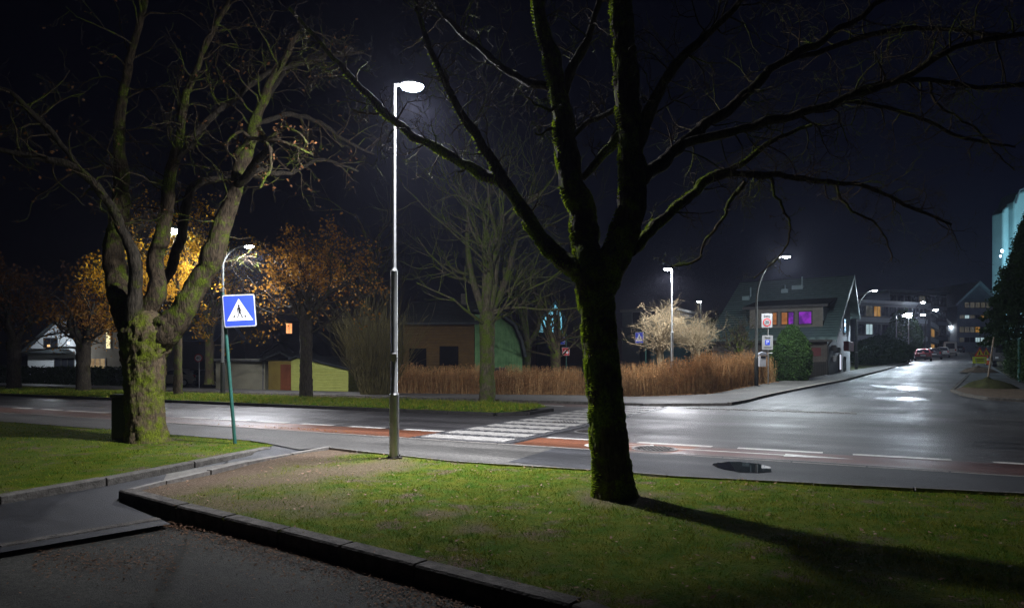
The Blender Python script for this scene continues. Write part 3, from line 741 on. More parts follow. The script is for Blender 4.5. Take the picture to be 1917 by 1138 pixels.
# the big mossy tree on the lawn
def big_tree():
    Y = 7.67; root = empty('tree', Gz(1151, 928), 'big dark bare tree on the near lawn, its forking trunk edged with bright moss', 'tree')
    tr = Branches()
    rows = catmull(ctrl([(1153, 940, 47), (1151, 925, 42), (1147, 890, 37), (1143, 850, 35), (1135, 760, 33), (1128, 680, 32), (1121, 600, 32), (1117, 560, 33), (1114, 530, 36), (1114, 505, 36), (1116, 488, 26)], Y), .02)
    tr.tube(rows[:, :3], rows[:, 3], 72, .16, 26)
    tr.build('trunk', M['bark_mossy'], root)
    limbs = {
     'A': [(1122, 545, 24), (1092, 508, 24), (1060, 490, 18, .1), (1013, 444, 14, .3), (985, 400, 13, .5), (955, 357, 12, .7), (935, 333, 12, .8)],
     'A1': [(940, 338, 11, .8), (895, 322, 10, 1.0), (840, 290, 8.5, 1.2), (770, 250, 7.5, 1.4), (733, 222, 7, 1.5), (690, 180, 6, 1.5), (640, 125, 5, 1.4), (590, 68, 4, 1.2), (540, 15, 3, 1.)],
     'A2': [(945, 348, 11, .75), (925, 305, 10, .8), (905, 270, 9, .8), (882, 238, 8, .7), (855, 195, 7, .6), (830, 150, 6, .5), (800, 80, 5, .3), (775, -20, 4, .1)],
     'B': [(1112, 545, 28), (1103, 500, 28, 0), (1096, 450, 26, .1), (1088, 385, 25, .2), (1070, 335, 24, .2), (1058, 260, 20, .3), (1049, 190, 18, .3), (1034, 115, 16, .2), (1014, 45, 13, .1), (1004, -30, 12, 0), (985, -150, 9, -.3), (960, -330, 5, -.6)],
     'B1': [(1050, 165, 9, .3), (1020, 163, 8, .4), (985, 150, 6.5, .6), (925, 113, 5.5, .9), (860, 58, 4.5, 1.1), (800, -5, 3, 1.3)],
     'B2': [(1052, 185, 9, .3), (1075, 130, 9, .2), (1092, 90, 8, .1), (1112, 45, 6, 0), (1135, -40, 5, -.2), (1170, -160, 3, -.4)],
     'C': [(1120, 550, 30), (1140, 500, 30, -.05), (1162, 455, 28, -.1), (1181, 395, 27, -.1), (1184, 320, 25, -.1), (1180, 240, 23, -.1), (1172, 150, 22, -.1), (1166, 60, 20, -.1), (1162, -40, 18, -.1), (1165, -200, 13, -.1), (1180, -420, 7, -.2)],
     'C1': [(1090, 335, 7, .2), (1112, 308, 8, .15), (1142, 275, 9, .1), (1165, 245, 10, 0)],
     'C2': [(1072, 258, 4, .3), (1095, 232, 5, .4), (1125, 218, 5, .3), (1160, 205, 6, .1)],
     'D': [(1190, 345, 17, -.1), (1215, 318, 15, 0), (1255, 290, 12, .3), (1305, 248, 11, .6), (1380, 190, 9, .9), (1460, 118, 7.5, 1.1), (1540, 75, 6, 1.2), (1640, 10, 5, 1.3), (1760, -80, 3, 1.4)],
     'D2': [(1275, 272, 9, .4), (1340, 252, 8.5, .3), (1420, 235, 8, .2), (1520, 205, 7, 0), (1600, 175, 6.5, -.2), (1700, 140, 6, -.4), (1800, 85, 5, -.6), (1930, 62, 4, -.8)],
     'D3': [(1560, 190, 5, -.1), (1640, 160, 5, .2), (1740, 150, 4.5, .5), (1850, 165, 4, .8), (1960, 150, 3, 1)],
     'D4': [(1460, 118, 5, 1.1), (1540, 95, 5, 1.3), (1650, 60, 5, 1.5), (1760, 55, 4, 1.8), (1900, 70, 3, 2.)],
     'E': [(1182, 470, 12, -.1), (1205, 448, 11, .1), (1225, 428, 10.5, .2), (1255, 395, 9.5, .4), (1295, 370, 9, .6), (1325, 335, 8.5, .8), (1380, 312, 6, 1.), (1450, 262, 4.5, 1.3), (1520, 235, 3, 1.6)],
     'E2': [(1318, 342, 6.5, .8), (1370, 325, 6, .9), (1440, 328, 5.5, 1.1), (1520, 338, 5, 1.3), (1610, 348, 4, 1.5), (1700, 385, 3, 1.7), (1780, 420, 2, 1.8)],
     'F': [(1190, 285, 14, -.1), (1205, 240, 13, -.2), (1225, 195, 11, -.3), (1262, 130, 9, -.5), (1325, 65, 7, -.7), (1385, 0, 5, -.9), (1450, -90, 3, -1)],
     'G': [(1540, 205, 5, 0), (1600, 190, 4, .3), (1720, 220, 3.5, .6), (1810, 260, 3, .9), (1900, 275, 2, 1.2)],
    }
    B = {}; br = Branches(); b2_ = Branches()
    for k, r_ in limbs.items():
        B[k] = kink(catmull(ctrl(r_, Y), .03 if max(x[2] for x in r_) > 20 else .045), 1.0 if max(x[2] for x in r_) < 20 else .5)
        big = max(x[2] for x in r_)
        if big > 20:
            br.tube(B[k][:, :3], B[k][:, 3], 44, .22, 26)
        else:
            rr = B[k][:, 3]*(1+.12*np.array([noise.noise(Vector(tuple(q[:3]*7))) for q in B[k]]))
            (br if k in ('A', 'A1', 'E', 'C1') else b2_).tube(B[k][:, :3], rr, 16 if big > 8 else 8, .25, 30)
    br.build('limbs', M['bark_mossy'], root); b2_.build('branches', M['bark_dark'], root)  # outer branches get darker, less mossy bark in place of weaker light
    tw = Branches()
    for k, n_, L_ in (('A1', 13, .55), ('A2', 12, .6), ('B', 6, .6), ('B1', 9, .6), ('B2', 8, .6), ('C', 7, .6), ('D', 14, .75), ('D2', 15, .7), ('D3', 7, .6), ('D4', 9, .6), ('E', 7, .6), ('E2', 14, .55), ('F', 12, .7), ('G', 7, .5), ('A', 3, .4), ('C2', 4, .3), ('C1', 4, .3)):
        tw.along(B[k], int(n_*2.3), L_, .012, 2, .3 if k in 'ABC' else .12, 1, bend=.34, up=-.01, kids=4, ratio=.55, spread=.8, minr=.0022)
    # drooping sprays seen against the sky, lit from the lamps
    for rows in ([(1395, 340, 5, 1.), (1365, 385, 3.5, 1.1), (1345, 420, 3, 1.15), (1322, 452, 2.5, 1.2), (1305, 485, 2.2, 1.2), (1280, 494, 1.8, 1.2), (1256, 499, 1.2, 1.2)],
                 [(1440, 330, 3.5, 1.1), (1462, 385, 2.5, 1.2), (1478, 430, 2.2, 1.3), (1470, 465, 1.8, 1.35), (1440, 497, 1.5, 1.4), (1410, 520, 1.2, 1.4)],
                 [(1565, 345, 3, 1.4), (1590, 390, 2.5, 1.4), (1640, 420, 2, 1.5), (1665, 465, 1.6, 1.5), (1668, 490, 1.2, 1.5)],
                 [(1740, 150, 3, .5), (1760, 200, 2.5, .5), (1820, 235, 2, .6), (1870, 290, 1.5, .6), (1900, 320, 1.2, .6)],
                 [(733, 222, 4, 1.5), (720, 208, 3, 1.5), (690, 215, 2, 1.5), (660, 205, 1.5, 1.5)],
                 [(1052, 245, 4, .3), (1030, 240, 3, .3), (1010, 255, 2, .3), (1000, 250, 1.4, .3)],
                 [(1050, 195, 4, .3), (1030, 205, 3, .2), (1005, 195, 2, .2), (985, 180, 1.4, .2)]):
        rw = kink(catmull(ctrl(rows, Y), .03), 2.5, .15); tw.tube(rw[:, :3], rw[:, 3], 6, .3, 30)
        tw.along(rw, 16, .2, .005, 2, .1, 1, bend=.42, up=.0, kids=3, ratio=.5, spread=.8, minr=.0022)
    tw.build('twigs', M['bark'], root)
    # moss tufts fringing trunk and limbs, kept lamp-side and bright to suggest rim light
    v = []; f = []
    def tufts(rows, n_, rs=1.0):
        for _ in range(n_):
            i = random.randrange(len(rows)-1); c = Vector(tuple(rows[i][:3])); r_ = rows[i][3]*1.02*rs
            ax = Vector(tuple(rows[i+1][:3]-rows[i][:3])).normalized()
            a = random.gauss(math.pi*.84, .5)
            o_ = Vector((math.cos(a), math.sin(a), 0)); o_ -= ax*o_.dot(ax); o_.normalize()
            if noise.noise(Vector((c.z*5+1.3, a*1.6, 2)))+.25*noise.noise(Vector((c.z*25, a*6, 2))) < -.02: continue
            pt = c+o_*r_; s = random.uniform(.008, .026)
            t1 = Vector((random.gauss(0, 1), random.gauss(0, 1), random.gauss(0, 1))).normalized()*s*.6
            b = len(v); v.extend([tuple(pt-t1-o_*.004), tuple(pt+t1-o_*.004), tuple(pt+o_*s+Vector((random.gauss(0, .004), random.gauss(0, .004), random.gauss(0, .004))))]); f.append((b, b+1, b+2))
    tufts(rows0 if False else catmull(ctrl([(1151, 925, 42), (1147, 890, 37), (1143, 850, 35), (1135, 760, 33), (1128, 680, 32), (1121, 600, 32), (1117, 560, 33), (1114, 530, 36)], Y), .02), 26000)
    for k, n_ in (('A', 9000), ('B', 16000), ('C', 14000), ('E', 3500), ('A1', 4000), ('A2', 3000)): tufts(B[k][:int(len(B[k])*.75)], n_)
    np_mesh('moss', v, [np.array(f)], M['moss'], root, world=True)
big_tree()

# the thick mossy tree on the left lawn
def left_tree():
    Y = 13.0; root = empty('tree', Gz(274, 826), 'thick mossy tree with crooked limbs on the left lawn beside the dark waste bin', 'tree')
    tr = Branches()
    rows = catmull(ctrl([(275, 832, 42), (275, 820, 37), (273, 790, 33), (270, 750, 33), (271, 700, 34), (270, 665, 38), (273, 640, 44), (275, 620, 44), (272, 600, 34), (268, 588, 24)], Y), .035)
    tr.tube(rows[:, :3], rows[:, 3], 64, .26, 14)
    tr.build('trunk', bark('mossy_trunk_bark', (.12, .088, .05), (.045, .034, .024), (.13, .16, .012), .44, .58, 3), root)
    limbs = {
     'L1': [(290, 635, 28), (318, 612, 27), (345, 580, 22), (368, 540, 20), (396, 480, 18), (420, 410, 16), (442, 350, 14), (455, 300, 12), (475, 235, 10), (500, 170, 8), (525, 120, 6), (560, 60, 4)],
     'L1b': [(440, 350, 9), (465, 325, 8.5, -.3), (488, 300, 7, -.6), (505, 280, 5, -.9)],
     'L1c': [(448, 330, 7), (480, 318, 5, .8), (540, 325, 4, 1.8), (600, 300, 3, 3), (670, 320, 2, 4.)],
     'L2': [(268, 620, 24), (275, 580, 18), (293, 545, 16), (291, 500, 15, .2), (302, 440, 13, .3), (312, 380, 12, .3), (325, 310, 10, .2), (338, 240, 8, 0), (352, 165, 7, -.2), (385, 90, 5, -.3), (430, 0, 4, -.4)],
     'L2b': [(322, 310, 7, .2), (345, 285, 6, .1), (372, 268, 4.5, 0)],
     'L3': [(255, 625, 26), (232, 580, 22), (218, 520, 20, .3), (216, 460, 19, .4), (224, 390, 16, .5), (228, 330, 13, .5), (222, 250, 10, .4), (235, 150, 8, .2), (260, 50, 6, 0), (280, -60, 4, 0)],
     'L4': [(248, 600, 14, -.2), (252, 540, 12, -.3), (250, 480, 11, -.4), (228, 430, 9.5, -.5), (200, 375, 8.5, -.7), (165, 332, 8, -.9), (110, 305, 7, -1.1), (40, 288, 5, -1.4), (-40, 275, 4, -1.6)],
     'L4b': [(160, 332, 6, -.9), (120, 280, 5, -.9), (70, 220, 5, -1.), (20, 175, 4, -1.1), (-40, 150, 3, -1.2)],
     'L5': [(330, 300, 6, .2), (390, 225, 6, .4), (450, 175, 5, .6), (520, 130, 5, .8), (610, 110, 4, 1.)],
     'L6': [(488, 200, 6, 0), (530, 140, 5, 1), (580, 110, 4, 2), (680, 100, 3, 3)],
     'L7': [(475, 235, 5), (530, 215, 4.5, 1), (590, 225, 4, 2), (640, 260, 3, 3), (700, 290, 2, 4)],
     'L8': [(285, 560, 9, .4), (320, 500, 9, .8), (345, 420, 9, 1.), (360, 350, 8, 1.1), (420, 335, 5, 1.2), (460, 325, 4, 1.2)],
    }
    B = {}; br = Branches(); bu_ = Branches()
    for k, r_ in limbs.items():
        B[k] = kink(catmull(ctrl(r_, Y), .06), 1.0, .5); big = max(x[2] for x in r_)
        rr = B[k][:, 3]*(1+.13*np.array([noise.noise(Vector(tuple(q[:3]*3.5))) for q in B[k]]))
        (br if big > 15 else bu_).tube(B[k][:, :3], rr, 32 if big > 15 else 12, .22, 16)
    for (px, py, r_) in ((262, 640, 16), (300, 610, 22), (247, 610, 18)):   # burrs where old limbs were cut
        c = P(px, py, Y-.28); s_ = r_/F*Y
        rows2 = catmull([(c.x, c.y+.2, c.z-.05, s_*1.1), (c.x, c.y+.08, c.z, s_), (c.x, c.y+.0, c.z+.02, s_*.7), (c.x, c.y-.03, c.z+.02, s_*.3), (c.x, c.y-.02, c.z+.02, .002)], .02); br.tube(rows2[:, :3], rows2[:, 3], 20, .25, 20)
    br.build('limbs', M['bark'], root); bu_.build('branches', M['bark_dark'], root)  # upper limbs' lack of lamplight is put into a darker bark
    tw = Branches()
    for k, n_, L_ in (('L1', 12, 1.1), ('L2', 16, 1.1), ('L2b', 6, .7), ('L3', 15, 1.1), ('L4', 14, .9), ('L4b', 10, .9), ('L5', 9, .9), ('L6', 7, .9), ('L7', 8, .8), ('L8', 7, .8), ('L1c', 8, .8)):
        tw.along(B[k], int(n_*1.7), L_, .02, 2, .35, 1, bend=.3, up=.0, kids=3, ratio=.55, spread=.85, minr=.0035)
    for rows in ([(440, 290, 6, -.8), (470, 262, 4, -.9), (500, 262, 4, -1), (540, 270, 3, -1.1), (585, 290, 2, -1.1)],
                 [(485, 240, 5, -.9), (500, 265, 4, -1), (508, 300, 3, -1.1), (500, 330, 2.5, -1.1), (490, 350, 2, -1.1)],
                 [(500, 262, 4, -1), (530, 240, 3, -1.1), (560, 250, 2.5, -1.2), (575, 270, 2, -1.2)],
                 [(470, 262, 4, -.9), (450, 245, 3, -1), (430, 262, 2, -1), (425, 280, 2, -1)]):
        rw = kink(catmull(ctrl(rows, Y), .05), 2, .25); tw.tube(rw[:, :3], rw[:, 3], 6, .3, 20)
        tw.along(rw, 8, .2, .009, 2, .1, 1, bend=.45, up=.0, kids=3, ratio=.5, spread=.9, minr=.0035)
    tw.build('twigs', M['bark'], root)
    leaf_cloud('dead_leaves', random.sample(tw.tips, min(700, len(tw.tips))), 1, .02, .035, M['leaf_brown'], root)
left_tree()

LAMPS = [np.array(P(475, 459, 28.5)), np.array(P(315, 427, 29))-np.array([0, .9, .3])]
# generic trees of the avenue
def avenue_tree(px, py, Y, trunk_px, fork_py, top_py, spread_px, label, leafmat=None, nleaf=0, stems=4, lev=3, bmat='bark_pale', leafsize=.05, kids=4, seed=1, group=None, lean=0, z=None, minr=.006, leafpart=None, up=.05, low=0, tilt=1.0):
    global rng
    rng = np.random.default_rng(seed)
    base = P(px, py, Y)
    root = empty('tree', base, label, 'tree', group)
    tr = Branches(); k = Y/F
    fork = P(px+lean, fork_py, Y)
    rows = catmull([(base.x, base.y, base.z-.1, trunk_px*1.3*k), (base.x, base.y, base.z+.15, trunk_px*1.05*k), (base.x*.5+fork.x*.5, Y, (base.z+fork.z)/2, trunk_px*.9*k), (fork.x, Y, fork.z, trunk_px*.95*k), (fork.x, Y, fork.z+.25, trunk_px*.5*k)], .08)
    tr.tube(rows[:, :3], rows[:, 3], 24, .25, 12); tr.build('trunk', M[bmat], root)
    br = Branches(); top = P(px, top_py, Y).z; Hh = top-fork.z
    for i in range(stems):
        a = 2*math.pi*(i+rng.random()*.6)/stems
        tl = rng.uniform(.25, .9)*spread_px*k*tilt/ max(.5, Hh)
        d = np.array([math.cos(a)*tl, math.sin(a)*tl, 1.0])
        L_ = Hh*rng.uniform(.65, .95)
        p0 = np.array([fork.x, fork.y, fork.z-rng.uniform(0, .3)])
        br.grow(p0, d, trunk_px*.55*k, L_*.8, lev, bend=.16, up=up, kids=kids, ratio=.62, spread=.75, minr=minr, seg=8, kstart=.18)
    for i in range(low):
        a = rng.uniform(0, 6.28); zz = base.z+(fork.z-base.z)*rng.uniform(.75, 1.3)
        br.grow(np.array([fork.x, fork.y, zz]), np.array([math.cos(a), math.sin(a), .35]), trunk_px*.2*k, spread_px*k*rng.uniform(.8, 1.2), 2, bend=.2, up=.08, kids=4, ratio=.5, spread=.6, minr=minr)
    br.build('crown', M[bmat], root)
    if leafmat and br.tips:
        t = np.array([q for q in br.tips if noise.noise(Vector(tuple(q))*.9) > -.12])
        for lp in LAMPS: t = t[np.linalg.norm(t-lp, axis=1) > 2.1]
        per = max(1, round(nleaf/len(t)))
        leaf_cloud('leaves', t, per, .16, leafsize, M[leafmat], root)
    return root

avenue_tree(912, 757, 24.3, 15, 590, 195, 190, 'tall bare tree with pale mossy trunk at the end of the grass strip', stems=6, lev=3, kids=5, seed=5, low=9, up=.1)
avenue_tree(573, 751, 26.3, 12, 600, 385, 150, 'tree with rusty brown leaves on the grass strip in front of the yellow clapboard shed', 'leaf_orange', 4600, stems=6, lev=3, kids=5, seed=8, leafsize=.062, bmat='bark_dark', low=5, up=.04, group='trees along the grass strip')
avenue_tree(156, 738, 32, 13, 648, 520, 110, 'squat pollarded tree with rusty leaves in front of the white gabled house', 'leaf_orange', 3200, stems=6, lev=3, kids=4, seed=12, leafsize=.07, bmat='bark_dark', low=3, group='trees along the grass strip')
avenue_tree(26, 734, 34, 12, 640, 490, 110, 'tree with rusty leaves at the left edge of the view', 'leaf_brown', 3500, stems=5, lev=3, kids=4, seed=14, leafsize=.07, bmat='bark_dark', low=2, group='trees along the grass strip')
avenue_tree(333, 746, 28.2, 8, 590, 400, 130, 'slim tree with glowing golden leaves behind the thick mossy tree', 'leaf_gold', 7000, stems=6, lev=3, kids=5, seed=21, leafsize=.062, bmat='bark', low=4, group='trees along the grass strip')
avenue_tree(392, 716, 38, 8, 640, 400, 72, 'tree with golden leaves rising behind the green crossing sign', 'leaf_gold', 5500, stems=6, lev=3, kids=5, seed=24, leafsize=.07, bmat='bark', low=4)
avenue_tree(1040, 735, 40, 10, 660, 500, 110, 'dark bare tree behind the brown hedge beside the cyan gable', None, stems=5, lev=3, kids=4, seed=33, bmat='bark', low=4)
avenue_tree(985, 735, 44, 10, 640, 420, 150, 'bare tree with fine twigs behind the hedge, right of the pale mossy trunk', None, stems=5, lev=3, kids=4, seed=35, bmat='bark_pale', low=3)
avenue_tree(690, 700, 48, 12, 600, 330, 170, 'tall dark bare tree far behind the olive bush', None, stems=5, lev=3, kids=4, seed=39, bmat='bark', low=3)
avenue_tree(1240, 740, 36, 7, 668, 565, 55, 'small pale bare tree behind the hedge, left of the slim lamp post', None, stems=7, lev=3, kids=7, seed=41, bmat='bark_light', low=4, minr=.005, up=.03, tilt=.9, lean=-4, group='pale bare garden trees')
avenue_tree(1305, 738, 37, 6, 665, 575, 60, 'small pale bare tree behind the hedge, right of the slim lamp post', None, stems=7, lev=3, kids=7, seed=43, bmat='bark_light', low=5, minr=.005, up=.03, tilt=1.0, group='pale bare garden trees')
avenue_tree(1385, 722, 41, 6, 665, 590, 55, 'dark bare shrubby tree between the pale trees and the tiled house', None, stems=6, lev=3, kids=5, seed=47, bmat='bark', low=3, minr=.008)

# upright olive bush
def bush(px0, px1, py0, py1, Y, n, mat, name, label, cat='bush', r=.009, splay=.25):
    root = empty(name, P((px0+px1)/2, py1, Y), label, cat); b = Branches()
    for i in range(n):
        px = random.uniform(px0+.25*(px1-px0), px1-.25*(px1-px0)); y = Y+random.uniform(-.8, .8)
        c = P(px, py1, y); t = ((px-(px0+px1)/2)/((px1-px0)/2))
        Hh = (py1-py0)/F*Y*random.uniform(.55, 1.05)*(1-.25*abs(t))
        b.grow(np.array(c), np.array([t*splay*2+random.gauss(0, splay*.5), random.gauss(0, splay*.4), 1]), r*1.6, Hh, 1, bend=.09, up=.04, kids=5, ratio=.45, spread=.4, minr=r*.6, seg=6)
    b.build('stems', mat, root); return root
rng = np.random.default_rng(3)
bush(645, 765, 575, 738, 30, 230, M['bush_green'], 'bush', 'upright olive green twiggy bush between the yellow shed and the brown hedge')

# ------------------------------------------------------------------ hedge of dry beech
def hedge(name, line, heights, thick, n, label, mats=('hedge_leaf', 'reed')):
    root = empty(name, line[0], label, 'hedge')
    L = [0]
    for a, b in zip(line[:-1], line[1:]): L.append(L[-1]+(b-a).length)
    v = []; f = []; lv = []; lf = []
    for _ in range(n):
        s = random.uniform(0, L[-1]); i = max(j for j in range(len(L)-1) if L[j] <= s); t = (s-L[i])/(L[i+1]-L[i])
        p = line[i].lerp(line[i+1], t); d = (line[i+1]-line[i]).normalized(); q = Vector((-d.y, d.x, 0))
        hh = heights[i]*(1-t)+heights[i+1]*t
        o_ = random.uniform(0, thick); c = p+q*o_
        c.z = H(c.x, c.y)+.05
        hh *= (.86+.14*math.sin(math.pi*o_/thick))*random.choice((1, 1, .8, .6))*random.uniform(.7, 1.12)*(1+.16*noise.noise(Vector((s*.8, 0, 0)))+.05*noise.noise(Vector((s*4, 3, 0))))
        ln = Vector((random.gauss(0, .09), random.gauss(0, .06), 1)); wd = .008*random.uniform(.7, 1.6)
        a = random.uniform(0, 3.14); e = Vector((math.cos(a), math.sin(a), 0))*wd
        tp = c+ln*hh; b = len(v)
        md = c+ln*hh*.5+Vector((random.gauss(0, .03), random.gauss(0, .03), 0))
        v += [c-e, c+e, md+e*.8, md-e*.8, tp+e*.3, tp-e*.3]; f += [(b, b+1, b+2, b+3), (b+3, b+2, b+4, b+5)]
        for _k in range(9):
            tt = random.uniform(.12, 1)**.8; pt = c+ln*hh*tt+Vector((random.gauss(0, .04), random.gauss(0, .04), 0))
            e1 = Vector((random.gauss(0, .5), random.gauss(0, .5), random.gauss(.3, 1))).normalized()*random.uniform(.02, .05); e2 = e1.cross(Vector((random.gauss(0, 1), random.gauss(0, 1), random.gauss(0, 1)))).normalized()*.012
            b = len(lv); lv += [pt-e1, pt-e2, pt+e1, pt+e2]; lf.append((b, b+1, b+2, b+3))
    np_mesh('stems', [tuple(x) for x in v], [np.array(f)], M[mats[1]], root, world=True)
    np_mesh('leaves', [tuple(x) for x in lv], [np.array(lf)], M[mats[0]], root, world=True)
h1 = [G(742, 739), G(900, 741), G(1100, 742.5), G(1250, 744), G(1325, 741), G(1452, 718)]
hedge('hedge', h1, [1.35, 1.42, 1.55, 1.72, 1.85, 1.5], 1.0, 15000, 'long russet beech hedge running behind the far footway to the side street corner')
# leafy litter / dead grass at its foot
sp = [(p.x, p.y) for p in [ (lambda i, t: h1[i].lerp(h1[i+1], t)+Vector((random.gauss(0, .12)+.05, -abs(random.gauss(.1, .14)), 0)))(random.randrange(len(h1)-1), random.random()) for _ in range(1600)]]
leaves_on('fallen_leaves', sp, M['hedge_leaf'], .035, 'dead leaves gathered at the foot of the beech hedge', lambda x, y: H(x, y)+.1)

# low clipped evergreen hedge far left, evergreens
def clump(name, label, cat, c, rx, ry, h, n, mat, shape='cone', size=.08, base=0, line=None):
    root = empty(name, c, label, cat); pts = []
    for _ in range(n):
        t = random.random()
        if shape == 'cone': z = t**.8; rr_ = (1-z**1.5)*.98+.03
        elif shape == 'tiers':
            z = t**.75; fr_ = (z*9) % 1; rr_ = (1-z)**.8*(1.05-.38*fr_)+.02
        elif shape == 'egg': z = t; rr_ = math.sin(math.pi*min(1, (z*.8+.2)))**.6*(1.0 if z < .6 else 1)
        else: z = t; rr_ = 1
        if shape == 'line':
            q = line[0].lerp(line[1], t); pts.append((q.x+random.uniform(-.1, 1.1), q.y+random.uniform(-.4, .4), q.z+h*random.random())); continue
        a = random.uniform(0, 6.283); k_ = (.55+.45*random.random()**.4)*(1+.22*noise.noise(Vector((math.cos(a)*2, math.sin(a)*2, z*5))))
        if shape == 'box': x, y = random.uniform(-1, 1), random.uniform(-1, 1)
        else: x, y = math.cos(a)*rr_*k_, math.sin(a)*rr_*k_
        pts.append((c[0]+x*rx, c[1]+y*ry, c[2]+base+z*h*(1+.03*random.gauss(0, 1))))
    if base > 0 or shape in ('cone', 'tiers'):
        MB().tube([(0, 0, -.05), (0, 0, base+h*.85)], [max(.06, rx*.06), .02], 8).build('trunk', M['bark'], root)
    leaf_cloud('foliage', pts, 2, size*.8, size, mat, root); return root
c = G(1482, 714); clump('evergreen_shrub', 'dense rounded evergreen shrub between the brown hedge and the tiled house', 'shrub', c, 1.12, 1.1, 3.1, 15000, M['evergreen'], 'egg', .05)
c = P(120, 722, 50); clump('hedge', 'low clipped evergreen hedge in front of the white gabled house', 'hedge', (c.x, c.y, H(c.x, c.y)), 5.2, .6, 1.25, 9000, M['evergreen'], 'box', .09)
c = G(1905, 700); clump('conifer', 'tall dark conifer at the right edge overhanging the roadworks', 'conifer', (c.x+1.0, c.y, c.z), 3.4, 3.0, 9.2, 24000, M['evergreen'], 'tiers', .12, base=2.0)
c = P(1352, 640, 70); clump('conifer', 'dark distant conifer left of the tiled house roof', 'conifer', (c.x, c.y, H(c.x, c.y)), 1.9, 1.9, 5.4, 5000, M['evergreen'], 'egg', .14)
c = P(1648, 700, 72); clump('hedge', 'dark overgrown hedge bank between the tiled house and the floodlit office', 'hedge', (c.x, c.y, H(c.x, c.y)), 3.2, 2.2, 2.7, 9000, M['evergreen'], 'egg', .13)
c = P(1722, 690, 88); clump('conifer', 'dark bushy evergreen beside the floodlight in front of the office', 'conifer', (c.x-1, c.y+2, H(c.x, c.y)), 2.4, 2.0, 6.3, 5000, M['evergreen'], 'egg', .13)
hp_ = [G(1925, 722), G(1925, 722)*1.0+Vector((.66, 1, 0)).normalized()*22]; hp_[1].z = H(hp_[1].x, hp_[1].y)
clump('hedge', 'dark green hedge along the right-hand footway', 'hedge', hp_[0], 1, 1, 2.3, 9000, M['evergreen'], 'line', .08, line=hp_)

# ------------------------------------------------------------------ lamps
LENS = emit('lamp_lens', (.9, .93, 1), 160)
LENS_D = emit('lamp_lens_far', (.9, .93, 1), 220)
def light(loc, power, col, parent, radius=.1, spot=170, aim=None, blend=None, name='lamp_light'):
    blend = blend or BLEND
    ld = bpy.data.lights.new(name, 'SPOT'); ld.energy = power*LAMP_W; ld.color = col; ld.shadow_soft_size = radius
    ld.spot_size = R(spot if blend < .5 else min(spot, SPOT)); ld.spot_blend = blend
    o = link(bpy.data.objects.new(name, ld), parent)
    o.location = Vector(loc)-(parent.location if parent else Vector())
    if aim is not None: o.rotation_euler = Vector(aim).to_track_quat('-Z', 'Y').to_euler()
    return o
WHITE = (.93, .94, 1.0); BLEND = .85
def post_lamp(base, h, head, label, power, tone=WHITE, group='straight steel street lamps', r=.075, detail=True, lens=None, lr=(.2, .13, .055), aim=None, rad=.1, fill=0):
    """straight stepped steel mast with a flat oval LED head; head = offset of the head centre from the mast"""
    root = empty('street_lamp', base, label, 'street lamp', group)
    MB().tube([(0, 0, 0), (0, 0, 1.0)], r*1.12, 20).build('lower_mast', M['metal'], root, True)
    MB().tube([(0, 0, 1.0), (0, 0, 1.03), (0, 0, h*.50)], [r*1.12, r*.8, r*.8], 20).build('mast', M['metal'], root, True)
    MB().tube([(0, 0, h*.5), (0, 0, h*.51), (0, 0, h)], [r*.8, r*.45, r*.4], 16).build('upper_mast', M['metal'], root, True)
    mb = MB().tube([(0, 0, -.01), (0, 0, .025)], r*1.9, 20)
    for i in range(4):
        a = math.pi/4+i*math.pi/2; mb.tube([(r*1.5*math.cos(a), r*1.5*math.sin(a), .02), (r*1.5*math.cos(a), r*1.5*math.sin(a), .055)], .012, 6)
    mb.build('base_flange', M['dark_metal'], root)
    if detail:
        MB().box(-.045, .045, -r*.95, -r*.72, .62+.9, .74+.9).build('service_hatch', M['metal_dull'], root, bevel=.008)
        MB().tube([(0, 0, 1.55), (0, 0, 1.58)], r*.83, 20).build('clamp_band', M['metal_dull'], root)
    hx, hy = head
    ang = math.atan2(hy, hx); L_ = math.hypot(hx, hy)
    hd = MB().ell((0, 0, 0), (lr[0], lr[1], lr[2]*.75), 20, 10)
    hd.v = [(x, y, max(z, -.012)) for x, y, z in hd.v]
    mh = Matrix.Translation((hx, hy, h)) @ Matrix.Rotation(ang, 4, 'Z')
    ho = hd.build('lamp_head', M['metal_dull'], root, True, m=mh)
    MB().tube([(0, 0, h-.02), (hx*.6, hy*.6, h+.0)], .024, 10).build('arm', M['metal'], root, True)
    le = MB().ell((0, 0, -.018), (lr[0]*.93, lr[1]*.93, lr[2]), 20, 8)
    le.v = [(x, y, min(z, -.016)) for x, y, z in le.v]
    le.build('lens', lens or LENS, root, True, m=mh)
    light(Vector(base)+Vector((hx, hy, h-.14)), power, tone, root, rad, 172, aim)
    if fill:
        q = light(Vector(base)+Vector((hx, hy, h-.15)), fill, tone, root, rad, 180, None, .1); q.data.type = 'POINT'
    return root
b1 = Gz(738, 858)
post_lamp(b1, P(738, 157, b1.y).z, (.27, .06), 'tall steel lamp post on the near lawn with a brilliant oval head', 4000, r=.068, lr=(.19, .15, .07), aim=(.1, .66, -1), fill=340, lens=emit('lamp_lens_near', (.86, .88, 1), 1600))
BLEND = .5; b2 = G(1258, 743); b2.z += .09
post_lamp(b2, P(1258, 504, b2.y).z-b2.z, (-.22, -.1), 'slim lamp post with a lit head on the far footway, right of the zebra crossing', 2600, r=.085, fill=500, lr=(.24, .15, .06), rad=.1)

